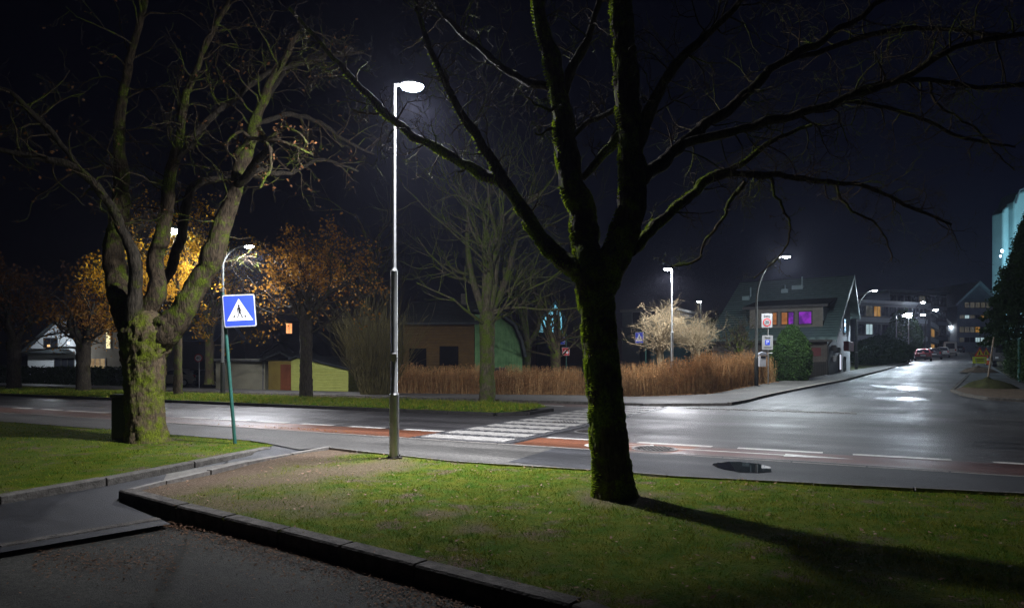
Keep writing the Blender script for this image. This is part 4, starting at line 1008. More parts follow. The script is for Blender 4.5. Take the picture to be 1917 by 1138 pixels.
def curved_lamp(base, h, reach, label, power, tone, group='curved street lamps', r=.07, lens=None, side=(1, 0), straight=.62, lr=(.24, .13, .07), mat='metal_dull', fill=0):
    root = empty('street_lamp', base, label, 'street lamp', group)
    zs = h*straight; k = []
    for i in range(13):
        t = i/12*math.pi/2*.93; k.append((side[0]*reach*(1-math.cos(t)), side[1]*reach*(1-math.cos(t)), zs+(h-zs)*math.sin(t)))
    MB().tube([(0, 0, 0), (0, 0, 1.4)], r*1.25, 14).build('lower_mast', M[mat], root, True)
    MB().tube([(0, 0, 1.4), (0, 0, 1.44), (0, 0, zs)]+k[1:], [r*1.25, r*.85, r*.7]+[r*.6-.02*i/12*r*10 for i in range(12)], 12).build('mast', M[mat], root, True)
    e = k[-1]; ang = math.atan2(side[1], side[0])
    mh = Matrix.Translation((e[0]+side[0]*.18, e[1]+side[1]*.18, e[2])) @ Matrix.Rotation(ang, 4, 'Z')
    hd = MB().ell((0, 0, 0), (lr[0], lr[1], lr[2]), 16, 8); hd.v = [(x, y, max(z, -.015)) for x, y, z in hd.v]
    hd.build('lamp_head', M[mat], root, True, m=mh)
    le = MB().ell((0, 0, -.02), (lr[0]*.85, lr[1]*.9, lr[2]*1.1), 16, 8); le.v = [(x, y, min(z, -.018)) for x, y, z in le.v]
    le.build('lens', lens or LENS, root, True, m=mh)
    if fill:
        q = light(Vector(base)+Vector((e[0]+side[0]*.18, e[1]+side[1]*.18, e[2]-.15)), fill, tone, root, .12, 180, None, .1); q.data.type = 'POINT'
    if power: light(Vector(base)+Vector((e[0]+side[0]*.18, e[1]+side[1]*.18, e[2]-.13)), power, tone, root, .12, 172)
    return root
COOL = (.72, .88, 1.0)
b3 = G(1416, 725); b3.z += .09
curved_lamp(b3, P(1416, 479, b3.y).z-b3.z, 1.5, 'curved lamp post at the corner of the brown hedge carrying a white litter bin', 1900, (.85, .94, 1), r=.085, fill=1700, mat='mast_dark')
b4 = G(1603, 691); curved_lamp(b4, P(1603, 543, b4.y).z-b4.z, 1.5, 'curved lamp post at the gable end of the tiled house', 3600, COOL, r=.1, fill=900, mat='mast_dark')
BLEND = .3
# lamps over the left carriageway
p = UV(-29.5, 17.6); BLEND = .3; b5 = P(303, 745, 29.0); b5.z = .1
curved_lamp(b5, P(303, 430, 29.).z-.1, .32, 'street lamp mostly hidden behind the limbs of the thick mossy tree', 3800, WHITE, r=.06, side=(1, -.2), straight=.9, mat='mast_dark', lr=(.34, .26, .2), lens=emit('lamp_lens_bright', (.9, .93, 1), 700))
b6 = P(417, 746, 28.6); b6.z = .1
curved_lamp(b6, P(417, 461, 28.6).z-.1, 1.1, 'street lamp on the grass strip behind the green crossing sign post', 3600, WHITE, r=.075, side=(1, -.1), straight=.86, mat='mast_dark')
BLEND = .85
# far lamps up the side street
far = [(1729, 588, 92, 660), (1729, 565, 100, 665), (1753, 579, 86, 671), (1765, 605, 130, 661), (1780, 611, 152, 659), (1790, 615, 172, 657)]
lab = ['distant lamp on a pale mast just behind the parked cars', 'distant lamp seen against the office front above the parked cars', 'violet-white distant lamp right of the office', 'first of three receding lamps beyond the parked vans', 'second of three receding lamps beyond the parked vans', 'farthest of three receding lamps beyond the parked vans']
for i, (x, y, Y, yb) in enumerate(far):
    hx = -1 if i != 2 else 1
    reach = 1.3
    px_m = x-hx*0
    base = P(x-reach*F/Y*1.1 if i != 2 else x-reach*F/Y*1.1, yb, Y); base.z = H(base.x, base.y)
    curved_lamp(base, P(x, y, Y).z-base.z, reach, lab[i], 900 if i in (0, 2, 3, 5) else 0, COOL if i < 3 else (1, .9, .75), r=.09, lens=LENS_D, mat='mast_dark', group='lamps receding up the side street', lr=(.34, .26, .16))
b = P(1312, 680, 75); b.z = H(b.x, b.y)
post_lamp(b, P(1312, 564, 75).z-b.z, (-.2, 0), 'small distant lamp post above the pale bare garden trees', 0, lens=LENS_D, detail=False, r=.08, lr=(.22, .2, .1))
# floodlight on a mast by the office
def floodlight(px, py, Y, label, power, col, aim, size=.45, mast_base=True, es=400):
    h = P(px, py, Y); root = empty('floodlight', (h.x, h.y, H(h.x, h.y)), label, 'floodlight')
    hh = h.z-H(h.x, h.y)
    MB().tube([(0, 0, 0), (0, 0, hh)], [.08, .05], 10).build('mast', M['metal_dull'], root, True)
    MB().box(-size*.55, size*.55, -.05, .25, hh-size*.45, hh+size*.45).build('housing', M['dark_metal'], root, bevel=.03)
    MB().box(-size*.48, size*.48, -.07, -.052, hh-size*.38, hh+size*.38).build('lens', emit('flood_lens', (.8, .9, 1), es), root)
    if power: light(Vector((h.x, h.y-.3, h.z)), power, col, root, .2, 150, aim)
    return root
floodlight(1701, 590, 84, 'brilliant blue-white floodlight in front of the dark office block', 3000, (.72, .86, 1), (-.05, -1, -.32), size=.65, es=600)
fb = empty('street_lamp', (P(1692, 591, 83).x-.9, 83, H(P(1692, 591, 83).x, 83)), 'plain mast with a small lit head left of the brilliant floodlight', 'street lamp')
hh = P(1692, 591, 83).z-fb.location.z
MB().tube([(0, 0, 0), (0, 0, hh)], [.09, .05], 10).build('mast', M['metal_dull'], fb, True)
MB().tube([(0, 0, hh), (.75, 0, hh+.1)], .03, 8).build('arm', M['metal_dull'], fb, True)
MB().ell((.95, 0, hh+.03), (.2, .14, .09), 12, 8).build('lens', LENS_D, fb, True)

# litter bins
br_ = empty('litter_bin', b3+Vector((.24, -.12, .95)), 'small pale lidded litter bin hung on the curved lamp post', 'litter bin')
MB().prism([(-.17, -.13), (.17, -.13), (.19, .13), (-.19, .13)], 'z', 0, .55).build('body', M['white_plastic'], br_, bevel=.03)
MB().prism([(-.2, .58), (.2, .58), (.17, .68), (0, .76), (-.17, .68)], 'y', -.16, .16).build('lid', pm('bin_lid', (.35, .38, .42), .5, (.3, .3, .35), 4, 0), br_, bevel=.01)
MB().box(-.12, .12, -.162, -.155, .43, .53).build('opening', M['sign_black'], br_)
wb = empty('waste_bin', P(231, 824, 13.1), 'dark upright waste bin behind the thick mossy tree trunk', 'waste bin'); wb.location.z = .03
MB().prism([(-.15, -.16), (.15, -.16), (.15, .16), (-.15, .16)], 'z', 0, .8).build('body', M['grey_plastic'], wb, bevel=.03)
MB().prism([(-.17, .8), (.17, .8), (.15, .86), (-.15, .86)], 'y', -.18, .18).build('lid', M['grey_plastic'], wb, bevel=.012)

# ------------------------------------------------------------------ signs
def rrect(w_, h_, r_, n_=5):
    out = []
    for (cx_, cz_, a0_) in ((w_/2-r_, h_/2-r_, 0), (-w_/2+r_, h_/2-r_, 90), (-w_/2+r_, -h_/2+r_, 180), (w_/2-r_, -h_/2+r_, 270)):
        for i in range(n_+1):
            a = R(a0_+90*i/n_); out.append((cx_+r_*math.cos(a), cz_+r_*math.sin(a)))
    return out
def plate(name, outline, mat, parent, y0, y1): return MB().prism(outline, 'y', y0, y1).build(name, mat, parent)
def walker(parent, s, y):
    mb = MB()
    def poly(pts): mb.prism([(a*s, b*s) for a, b in pts], 'y', y-.002, y)
    head = [(-.01+.035*math.cos(t*.5236), .175+.042*math.sin(t*.5236)) for t in range(12)]
    poly(head)
    poly([(-.045, .125), (.03, .125), (.045, .03), (.035, -.06), (-.03, -.06), (-.03, .03)])
    poly([(-.045, .12), (-.03, .07), (-.055, -.0), (-.06, -.06), (-.078, -.055), (-.075, .02), (-.065, .09)])
    poly([(.03, .11), (.05, .03), (.095, -.015), (.085, -.03), (.03, .02)])
    poly([(-.03, -.055), (.015, -.055), (-.02, -.14), (-.055, -.225), (-.085, -.225), (-.05, -.14)])
    poly([(-.0, -.055), (.04, -.055), (.06, -.13), (.095, -.225), (.065, -.225), (.03, -.13)])
    poly([(-.11, -.225), (-.045, -.225), (-.045, -.242), (-.11, -.242)]); poly([(.05, -.225), (.12, -.225), (.12, -.242), (.05, -.242)])
    poly([(-.225, -.235), (-.17, -.235), (-.145, -.16), (-.18, -.16)]); poly([(.225, -.235), (.17, -.235), (.145, -.16), (.18, -.16)])
    mb.build('walker_symbol', M['sign_black'], parent)
def sign_square(parent, w_, x, z, y=-.03, symbol=True, lit=False, hgt=None, rz=0):
    hgt = hgt or w_
    o = bpy.data.objects.new('sign_plate', None)
    pl = plate('sign_plate', rrect(w_, hgt, .03), M['metal_dull'], parent, -.012, .012); pl.location = (x, y, z); pl.rotation_euler.z = rz
    plate('border', rrect(w_*.97, hgt*.97, .028), M['sign_white'], pl, -.016, -.013)
    plate('blue_field', rrect(w_*.925, hgt*.925, .022), M['sign_blue'], pl, -.02, -.017)
    s = w_
    plate('white_triangle', [(-.4*s, -.3*s*hgt/w_), (.4*s, -.3*s*hgt/w_), (0, .37*s*hgt/w_)], M['sign_white'], pl, -.024, -.021)
    if symbol: walker(pl, s*.93, -.026)
    return pl
# crossing sign by the left tree, its post leaning outward
sr = empty('crossing_sign', Gz(440, 830), 'blue pedestrian crossing sign on a leaning green post near the left tree', 'road sign', 'pedestrian crossing signs')
tp = P(417, 548, 12.6)-sr.location; k = tp.z
MB().tube([(0, 0, 0), (tp.x, tp.y, tp.z)], .032, 16).build('post', M['green_paint'], sr, True)
MB().tube([(tp.x, tp.y, tp.z), (tp.x*1.005, tp.y, tp.z+.02)], .036, 16).build('post_cap', M['dark_metal'], sr, True)
ps = sign_square(sr, .56, P(450, 582, 12.6).x-sr.location.x, P(450, 582, 12.6).z-sr.location.z, y=-.05, hgt=.6, rz=R(-22))
ps.rotation_euler = (0, R(-4), R(18))
for py in (565, 598):
    c = P(424, py, 12.6)-sr.location
    MB().box(c.x-.05, c.x+.1, -.04, .04, c.z-.015, c.z+.015).build('bracket', M['green_paint'], sr, bevel=.005)

def sign_post(px, pyb, pyt, label, cat='road sign', r=.03, mat='metal_dull', group=None, Y=None, name='road_sign'):
    base = G(px, pyb) if Y is None else P(px, pyb, Y)
    root = empty(name, base, label, cat, group)
    h = P(px, pyt, base.y).z-base.z
    MB().tube([(0, 0, 0), (0, 0, h)], r, 12).build('post', M[mat], root, True)
    return root, base
def at_px(root, px, py): return P(px, py, root.location.y)-root.location
# second crossing sign (seen turned away)
s2, b_ = sign_post(1209, 741, 617, 'blue pedestrian crossing sign on a dark green post beside the slim lamp post', mat='green_paint', group='pedestrian crossing signs', name='crossing_sign')
c = at_px(s2, 1197, 632); q = sign_square(s2, .6, c.x, c.z, hgt=.64, rz=R(-48))
# 40 sign
s3, b_ = sign_post(373, 726, 671, 'round white 40 speed limit sign with a red rim in front of the pale garage', mat='metal')
c = at_px(s3, 372, 670)
d_ = MB().prism([(.28*math.cos(t*.2244), .28*math.sin(t*.2244)) for t in range(28)], 'y', -.012, .012).build('sign_plate', M['sign_red'], s3); d_.location = (c.x, -.04, c.z)
MB().prism([(.215*math.cos(t*.2244), .215*math.sin(t*.2244)) for t in range(28)], 'y', -.018, -.0125).build('white_disc', M['sign_white'], d_)
text('40', .3, 'digits', M['sign_black'], d_, (0, -.021, 0), 1.05)
# blue and red signs on one post
s4, b_ = sign_post(1060, 740, 625, 'slim post with a blue sign above a red sign in front of the hedge', mat='green_paint')
c = at_px(s4, 1052, 638)
pl = plate('blue_sign', rrect(.4, .45, .03), M['sign_white'], s4, -.01, .01); pl.location = (c.x, -.04, c.z); pl.rotation_euler.z = R(-25)
plate('blue_field', rrect(.37, .42, .025), M['sign_blue'], pl, -.014, -.011)
mb = MB(); mb.prism([(-.13, -.1), (0, .08), (.13, -.1), (.08, -.1), (0, .01), (-.08, -.1)], 'y', -.018, -.015).build('white_symbol', M['sign_white'], pl)
c = at_px(s4, 1059, 658)
pl = plate('red_sign', rrect(.46, .5, .03), M['sign_white'], s4, -.01, .01); pl.location = (c.x, -.05, c.z)
plate('red_field', rrect(.43, .47, .025), M['sign_red'], pl, -.014, -.011)
mb = MB()
for cx_ in (-.09, .09):
    mb.prism([(cx_+.075*math.cos(t*.39), -.06+.075*math.sin(t*.39)) for t in range(16)], 'y', -.018, -.015)
mb.prism([(-.09, -.05), (-.03, .05), (.07, .05), (.1, -.05), (.0, -.02)], 'y', -.021, -.0185); mb.prism([(-.06, .06), (.0, .06), (.0, .1), (-.06, .1)], 'y', -.018, -.015)
mb.build('bicycle_symbol', M['sign_white'], pl)
# zone 30 and P zone signs
s5, b_ = sign_post(1438, 722, 588, 'post with a 30 zone sign above a parking sign beside the curved lamp', mat='metal_dull')
c = at_px(s5, 1435, 600)
pl = plate('zone_sign', rrect(.56, .72, .03), M['sign_grey'], s5, -.01, .01); pl.location = (c.x, -.05, c.z)
d_ = MB().prism([(.21*math.cos(t*.2244), -.1+.21*math.sin(t*.2244)) for t in range(28)], 'y', -.014, -.011).build('red_ring', M['sign_red'], pl)
MB().prism([(.155*math.cos(t*.2244), -.1+.155*math.sin(t*.2244)) for t in range(28)], 'y', -.018, -.015).build('white_disc', M['sign_grey'], pl)
text('30', .21, 'digits', M['sign_black'], pl, (0, -.021, -.1)); text('Sone', .16, 'lettering', M['sign_black'], pl, (0, -.014, .22))
c = at_px(s5, 1436, 641)
pl = plate('parking_sign', rrect(.56, .74, .03), M['sign_grey'], s5, -.01, .01); pl.location = (c.x, -.05, c.z)
plate('blue_field', rrect(.24, .26, .02), M['sign_blue'], pl, -.014, -.011)
text('P', .27, 'letter', M['sign_white'], pl, (0, -.018, 0)); text('Sone', .15, 'lettering', M['sign_black'], pl, (0, -.014, .25))
MB().box(-.2, .2, -.014, -.011, -.27, -.24).build('small_print', M['sign_black'], pl)
c = at_px(s5, 1445, 661); MB().tube([(0, 0, c.z), (c.x, -.1, c.z)], .03, 8).build('arm', M['metal_dull'], s5)
# roadworks signs up the side street, on the right
def works(px, py, Y, label, board=True):
    b = P(px, py, Y); b.z = H(b.x, b.y)
    root = empty('roadworks_sign', b, label, 'warning sign', 'roadworks warning signs')
    tz = .95 if board else .9
    if board:
        plate('yellow_board', rrect(1.25, .6, .02), M['sign_yellow'], root, -.02, .02).location = (0, 0, .62)
        mb = MB()
        for (x0, x1, z_) in ((-.42, .4, .7), (-.42, .35, .56)):
            x = x0
            while x < x1:
                w_ = random.uniform(.03, .06); mb.box(x, x+w_, -.03, -.022, z_-.04, z_+.04); x += w_+.02
        so_ = mb.build('lettering', M['sign_black'], root); so_['kind'] = 'stuff'
    tr_ = plate('triangle', [(-.48, tz), (.48, tz), (0, tz+.84)], M['sign_red'], root, -.03, -.01)
    plate('yellow_field', [(-.34, tz+.08), (.34, tz+.08), (0, tz+.68)], pm('warning_yellow', (.6, .5, .02), .5, (.5, .42, .02), 4, 0), root, -.036, -.031)
    mb = MB(); mb.prism([(-.03+.05*math.cos(t*.7), tz+.42+.05*math.sin(t*.7)) for t in range(9)], 'y', -.042, -.038)
    mb.prism([(-.08, tz+.37), (.0, tz+.37), (.06, tz+.24), (.02, tz+.22), (.04, tz+.1), (-.02, tz+.1), (-.05, tz+.22), (-.1, tz+.1), (-.15, tz+.1)], 'y', -.042, -.038)
    mb.prism([(.08, tz+.1), (.24, tz+.1), (.16, tz+.22)], 'y', -.042, -.038); mb.build('digger_symbol', M['sign_black'], root)
    mb = MB()
    for s_ in (-.35, .35):
        mb.tube([(s_, .05, 1.0), (s_*1.2, -.3, 0)], .02, 6); mb.tube([(s_, .05, 1.0), (s_*1.2, .45, 0)], .02, 6)
    mb.build('stand', M['metal_dull'], root)
works(1834, 680, 62, 'roadworks triangle above a yellow text board on the side street corner')
works(1846, 677, 66, 'second roadworks triangle half hidden behind the yellow board', False)
c = P(1849, 682, 64); c.z = H(c.x, c.y)+.09
cn = empty('traffic_cone', c, 'orange traffic cone right of the yellow roadworks board', 'traffic cone')
MB().box(-.22, .22, -.22, .22, 0, .05).build('base', M['sign_black'], cn)
MB().tube([(0, 0, .05), (0, 0, .95)], [.17, .04], 14).build('cone', M['sign_orange'], cn, True)
MB().tube([(0, 0, .45), (0, 0, .65)], [.118, .087], 14).build('reflective_band', M['sign_white'], cn, True)
# heap of earth round two posts on the corner
def mound(px, py, rx, h, label, mat, post=None):
    b = G(px, py); root = empty('earth_mound', (b.x, b.y, H(b.x, b.y)+.1), label, 'mound'); mb = MB(); n_, k_ = 28, 10; vs_ = []
    for j in range(k_+1):
        r_ = j/k_
        for i in range(n_):
            a = 2*math.pi*i/n_; rr_ = rx*r_*(1+.2*noise.noise(Vector((math.cos(a)*1.5, math.sin(a)*1.5, px)))) 
            x, y = rr_*math.cos(a), rr_*math.sin(a)
            vs_.append((x, y, h*(1-r_)**.8*(1+.5*noise.noise(Vector((x*3, y*3, 1))))-.03*r_))
    mb.add(vs_, [(j*n_+i, (j+1)*n_+i, (j+1)*n_+(i+1) % n_, j*n_+(i+1) % n_) for j in range(k_) for i in range(n_)])
    mb.build('heap', mat, root, True); return root
m1 = mound(1852, 729, 1.15, .5, 'grassy earth mound on the kerbed corner at the foot of the thin leaning post', pm('mossy_soil', (.05, .055, .02), .95, (.03, .03, .015), 4, .8, 20))
m2 = mound(1833, 699, 1.25, .45, 'dark gravel mound below the yellow roadworks board', M['soil'])
pr = empty('post', m1.location+Vector((0, 0, .3)), 'thin leaning wooden post rising from the grassy mound on the right corner', 'post')
MB().tube([(-.1, 0, -.1), (.22, 0, 2.1)], [.04, .035], 8).build('shaft', pm('weathered_wood', (.25, .2, .15), .8, (.15, .12, .09), 8, .4, 30), pr, True)

# manhole covers, stone, small things
def manhole(px, py, label, r_=.32):
    c = Gz(px, py); root = empty('manhole_cover', (c.x, c.y, .016), label, 'manhole cover', 'cast iron manhole covers')
    MB().prism([(r_*1.15*math.cos(t*.196), r_*1.15*math.sin(t*.196)) for t in range(32)], 'z', -.006, .002).build('frame', M['metal_dull'], root)
    MB().prism([(r_*math.cos(t*.196), r_*math.sin(t*.196)) for t in range(32)], 'z', .003, .008).build('lid', M['dark_metal'], root)
    mb = MB()
    for i in range(-4, 5):
        for j in range(-4, 5):
            x, y = i*r_*.2, j*r_*.2
            if math.hypot(x, y) < r_*.85: mb.box(x-.02, x+.02, y-.02, y+.02, .008, .014)
    so_ = mb.build('studs', M['dark_metal'], root); so_['kind'] = 'stuff'
manhole(1062, 791, 'round cover in the carriageway at the right edge of the zebra crossing', .38); manhole(1105, 809, 'round cover partly hidden by the big tree trunk', .3); manhole(1225, 841, 'round cover in the red lane right of the big tree', .34)
st = G(1198, 744); sr_ = empty('stone', st, 'flat pale stone at the foot of the hedge by the second crossing sign', 'stone')
MB().prism([(-.3, -.1), (.1, -.18), (.34, -.05), (.28, .15), (-.1, .2)], 'z', 0.05, .25).build('stone_block', M['granite'], sr_, bevel=.04)

# ------------------------------------------------------------------ buildings
def building(px0, px1, Y0, Y1, label, name='house', group=None):
    """a frame whose local x runs along the front from px0 (depth Y0) to px1 (depth Y1); z0 is the ground"""
    a = Vector(((px0-CX)/F*Y0, Y0, 0)); b = Vector(((px1-CX)/F*Y1, Y1, 0)); d = b-a
    root = empty(name, (a.x, a.y, H(a.x, a.y)), label, 'building', group, rz=math.atan2(d.y, d.x))
    return root, d.length
def wall_gable_x(root, w_, dep, ze, zr, mat, roofmat, over=.35, rt=.12, y0=0):
    """ridge along local x"""
    MB().prism([(y0, -.3), (y0+dep, -.3), (y0+dep, ze), (y0+dep/2, zr), (y0, ze)], 'x', 0, w_).build('wall', mat, root)
    s = (zr-ze)/(dep/2)
    MB().prism([(y0-over, ze-s*over+.004), (y0+dep/2, zr+.004), (y0+dep+over, ze-s*over+.004), (y0+dep+over, ze-s*over+rt), (y0+dep/2, zr+rt*1.3), (y0-over, ze-s*over+rt)], 'x', -over, w_+over).build('roof', roofmat, root)
def wall_gable_y(root, w_, dep, ze, zr, mat, roofmat, over=.35, rt=.12, apex=None, x0=0):
    """gable faces the front"""
    ax = w_/2 if apex is None else apex
    MB().prism([(x0, -.3), (x0+w_, -.3), (x0+w_, ze), (x0+ax, zr), (x0, ze)], 'y', 0, dep).build('wall', mat, root)
    s1 = (zr-ze)/ax; s2 = (zr-ze)/(w_-ax)
    MB().prism([(x0-over, ze-s1*over+.004), (x0+ax, zr+.004), (x0+w_+over, ze-s2*over+.004), (x0+w_+over, ze-s2*over+rt), (x0+ax, zr+rt*1.3), (x0-over, ze-s1*over+rt)], 'y', -over, dep+over).build('roof', roofmat, root)
def window(root, x, z, w_, h_, glass=None, frame=None, y=0, bars=1, sill=True):
    fr_ = frame or M['frame']; t = .06
    mb = MB(); mb.box(x-t, x+w_+t, y-.05, y+.02, z-t, z); mb.box(x-t, x+w_+t, y-.05, y+.02, z+h_, z+h_+t); mb.box(x-t, x, y-.05, y+.02, z, z+h_); mb.box(x+w_, x+w_+t, y-.05, y+.02, z, z+h_)
    for i in range(1, bars+1): xx = x+w_*i/(bars+1); mb.box(xx-.025, xx+.025, y-.045, y-.021, z, z+h_)
    o = mb.build('window', fr_, root)
    MB().box(x, x+w_, y-.02, y-.006, z, z+h_).build('pane', glass or M['glass'], o)
    return o
def clad(name, c1, c2, size, axis='z', rough=.7, depth=.4):
    """painted boards: a repeating groove along an axis as bump"""
    m = pm(name, c1, rough, c2, 3, 0)
    n, l = m.node_tree.nodes, m.node_tree.links; tc = n.new('ShaderNodeTexCoord')
    sx = n.new('ShaderNodeSeparateXYZ'); l.new(tc.outputs['Object'], sx.inputs[0])
    mt = n.new('ShaderNodeMath'); mt.operation = 'MULTIPLY'; mt.inputs[1].default_value = 1/size; l.new(sx.outputs[{'x': 0, 'y': 1, 'z': 2}[axis]], mt.inputs[0])
    fr_ = n.new('ShaderNodeMath'); fr_.operation = 'FRACT'; l.new(mt.outputs[0], fr_.inputs[0])
    pw = n.new('ShaderNodeMath'); pw.operation = 'POWER'; pw.inputs[1].default_value = 3; l.new(fr_.outputs[0], pw.inputs[0])
    bp = n.new('ShaderNodeBump'); bp.inputs['Strength'].default_value = 1; bp.inputs['Distance'].default_value = depth*size*.5; bp.invert = True
    l.new(pw.outputs[0], bp.inputs['Height']); l.new(bp.outputs[0], n['Principled BSDF'].inputs['Normal'])
    return m

# -- tiled house on the right -------------------------------------------------
P0 = Vector((21.1, 45, H(21.1, 45))); A_ = Vector((-.836, .548, 0)); B_ = Vector((.548, .836, 0))
hr = empty('house', P0, 'tiled house on the hill corner with a long dormer and purple-lit windows', 'building')
hm = Matrix(((A_.x, B_.x, 0, 0), (A_.y, B_.y, 0, 0), (0, 0, 1, 0), (0, 0, 0, 1)))   # local (a along eave, b into the house, z)
z0 = P0.z
wallm = clad('grey_boarding', (.36, .35, .33), (.3, .29, .28), .14, 'z'); whitem = clad('white_boarding', (.62, .63, .66), (.55, .56, .6), .14, 'x')
dark_bd = clad('brown_boarding', (.16, .14, .12), (.13, .11, .1), .14, 'x')
tile = clad('roof_tiles', (.2, .29, .28), (.16, .23, .225), .33, 'y', .65, 1.0)  # base colour carries the teal light that falls on this roof
def HB(): return MB()
zE, zR, zR2 = 3.1-z0, 8.0-z0, 5.3-z0
bR, bE = 9.0, 12.0
LW = 8.3
HB().prism([(.4, -.6), (bE-.3, -.6), (bE-.3, zR2+.1), (bR, zR-.05), (.4, zE+.15)], 'x', 0.35, LW-.3).build('wall', whitem, hr, m=hm)
sl = (zR-zE)/bR
def roofz(b): return zE+sl*b
mb = HB().prism([(-.25, roofz(-.25)), (bR, zR), (bE+.3, zR2-.27), (bE+.3, zR2-.12), (bR, zR+.17), (-.25, roofz(-.25)+.16)], 'x', -.25, LW)
mb.build('roof', tile, hr, m=hm)
# courses of tiles as real steps
rows_ = MB()
nb = 26
for i in range(nb):
    b0_ = -.2+(bR+.2)*i/nb; b1_ = b0_+(bR+.2)/nb
    rows_.add([(-.26, b0_, roofz(b0_)+.19), (LW+.01, b0_, roofz(b0_)+.19), (LW+.01, b1_, roofz(b1_)+.165), (-.26, b1_, roofz(b1_)+.165), (-.26, b0_, roofz(b0_)+.163), (LW+.01, b0_, roofz(b0_)+.163)], [(0, 1, 2, 3), (4, 5, 1, 0)])
rows_.build('roof_tiles', M['roof_tile'], hr, m=hm)
M['verge'] = pm('verge_paint', (.2, .3, .31), .6, (.16, .24, .25), 3, 0)
# verge boards
HB().prism([(-.3, roofz(-.3)-.12), (bR, zR-.12), (bR, zR+.2), (-.3, roofz(-.3)+.2)], 'x', -.31, -.265).build('verge_board', M['verge'], hr, m=hm)
HB().prism([(bR+.01, zR-.12), (bE+.34, zR2-.42), (bE+.34, zR2-.12), (bR+.01, zR+.2)], 'x', -.31, -.265).build('verge_board', M['verge'], hr, m=hm)
# front wall lower storey (darker cladding proud of the white wall)
HB().box(.36, LW-.32, .36, .397, -.6, zE+.1).build('front_cladding', dark_bd, hr, m=hm)
HB().box(-.05, LW, -.32, -.22, zE-.25, zE-.1).build('gutter', M['frame_dark'], hr, m=hm)
HB().tube([(-.0, -.24, zE-.2), (.3, .3, zE-.5), (.3, .3, -.4)], .05, 8).build('downpipe', M['frame_dark'], hr, m=hm)
# dormer
a0_, a1_, bf = .75, 5.6, 1.2; zt, zb_ = 5.35-z0, 3.75-z0
HB().prism([(bf, zb_), (bf, zt), (5.0, zt+.62), (5.0, zb_)], 'x', a0_, a1_).build('dormer_wall', clad('dormer_boarding', (.3, .28, .24), (.25, .23, .2), .14, 'z'), hr, m=hm)
HB().box(a0_-.02, a0_-.004, bf+.02, 4.4, zt-1.0, zt-.02).build('dormer_cheek', M['white_plastic'], hr, m=hm)
HB().prism([(bf-.35, zt-.04), (5.3, zt+.72), (5.3, zt+.86), (bf-.35, zt+.1)], 'x', a0_-.35, a1_+.4).build('dormer_roof', pm('dark_felt', (.05, .055, .055), .8, (.03, .035, .035), 4, .3), hr, m=hm)
HB().box(a0_-.36, a1_+.41, bf-.38, bf-.355, zt-.08, zt+.1).build('dormer_fascia', M['frame_dark'], hr, m=hm)
PUR = window_emit('purple_lit_window', (.10, .02, .22), (.30, .03, .55), .8, 2.2); ORA = window_emit('orange_lit_window', (.85, .33, .10), (.5, .18, .06), .4, 2)
def hwin(a, z, w_, h_, glass, b=bf, name='window'):
    mb = HB(); t = .07
    for bx in ((a-t, a+w_+t, z-t, z), (a-t, a+w_+t, z+h_, z+h_+t), (a-t, a, z, z+h_), (a+w_, a+w_+t, z, z+h_)): mb.box(bx[0], bx[1], b-.06, b-.003, bx[2], bx[3])
    o = mb.build('window', M['frame_dark'], hr, m=hm); HB().box(a, a+w_, b-.03, b-.006, z, z+h_).build('pane', glass, o, m=hm); return o
def a_of(px, b):
    k_ = (px-CX)/F; x0, y0 = P0.x+B_.x*b, P0.y+B_.y*b
    return (x0-k_*y0)/(k_*A_.y-A_.x)
zw = zt-1.2
for (x0, x1, g) in ((1519, 1496, PUR), (1485.5, 1476, PUR), (1474.5, 1463.5, ORA), (1454, 1447, ORA)):
    aa, bb = a_of(x0, bf), a_of(x1, bf); hwin(aa, zw, bb-aa, .82, g)
aa, bb = a_of(1537, .36), a_of(1514, .36)
HB().box(aa, bb, .31, .355, 1.35, 1.9).build('red_board', pm('red_board_paint', (.16, .02, .02), .6, (.12, .015, .015), 4, .0), hr, m=hm)
# gable windows, red sign, ventilation boxes
def gw(b, z, w_, h_, glass=None):
    mb = HB(); t = .08
    for bx in ((b-t, b+w_+t, z-t, z), (b-t, b+w_+t, z+h_, z+h_+t), (b-t, b, z, z+h_), (b+w_, b+w_+t, z, z+h_)): mb.box(.28, .345, bx[0], bx[1], bx[2], bx[3])
    o = mb.build('window', M['frame_dark'], hr, m=hm); HB().box(.31, .342, b, b+w_, z, z+h_).build('pane', glass or M['glass'], o, m=hm)
def b_of(px):
    k_ = (px-CX)/F; return (P0.x-k_*P0.y)/(k_*B_.y-B_.x)
gw(b_of(1579), 3.3, b_of(1583)-b_of(1579), 1.0); gw(b_of(1588.5), 3.2, b_of(1592.5)-b_of(1588.5), 1.1)
gw(b_of(1580), .4, 1.0, 1.1, emit('small_lit_window', (.8, .85, 1), .9)); gw(b_of(1589), .3, .8, 1.0)
HB().box(-.35, .0, b_of(1579), b_of(1589), 1.75, 2.45).build('projecting_sign', pm('red_sign_panel', (.22, .02, .03), .5, (.17, .02, .02), 4, 0), hr, m=hm, bevel=.02)
for (x, z, s_) in ((1566, 1.7, .45), (1573, 1.6, .42), (1567, 1.0, .4)):
    HB().box(.02, .33, b_of(x), b_of(x)+s_*1.3, z, z+s_*.9).build('ventilation_unit', M['sign_grey'], hr, m=hm, bevel=.02)
HB().box(.30, .348, .42, bE-.32, -.6, .0).build('plinth', M['granite'], hr, m=hm)
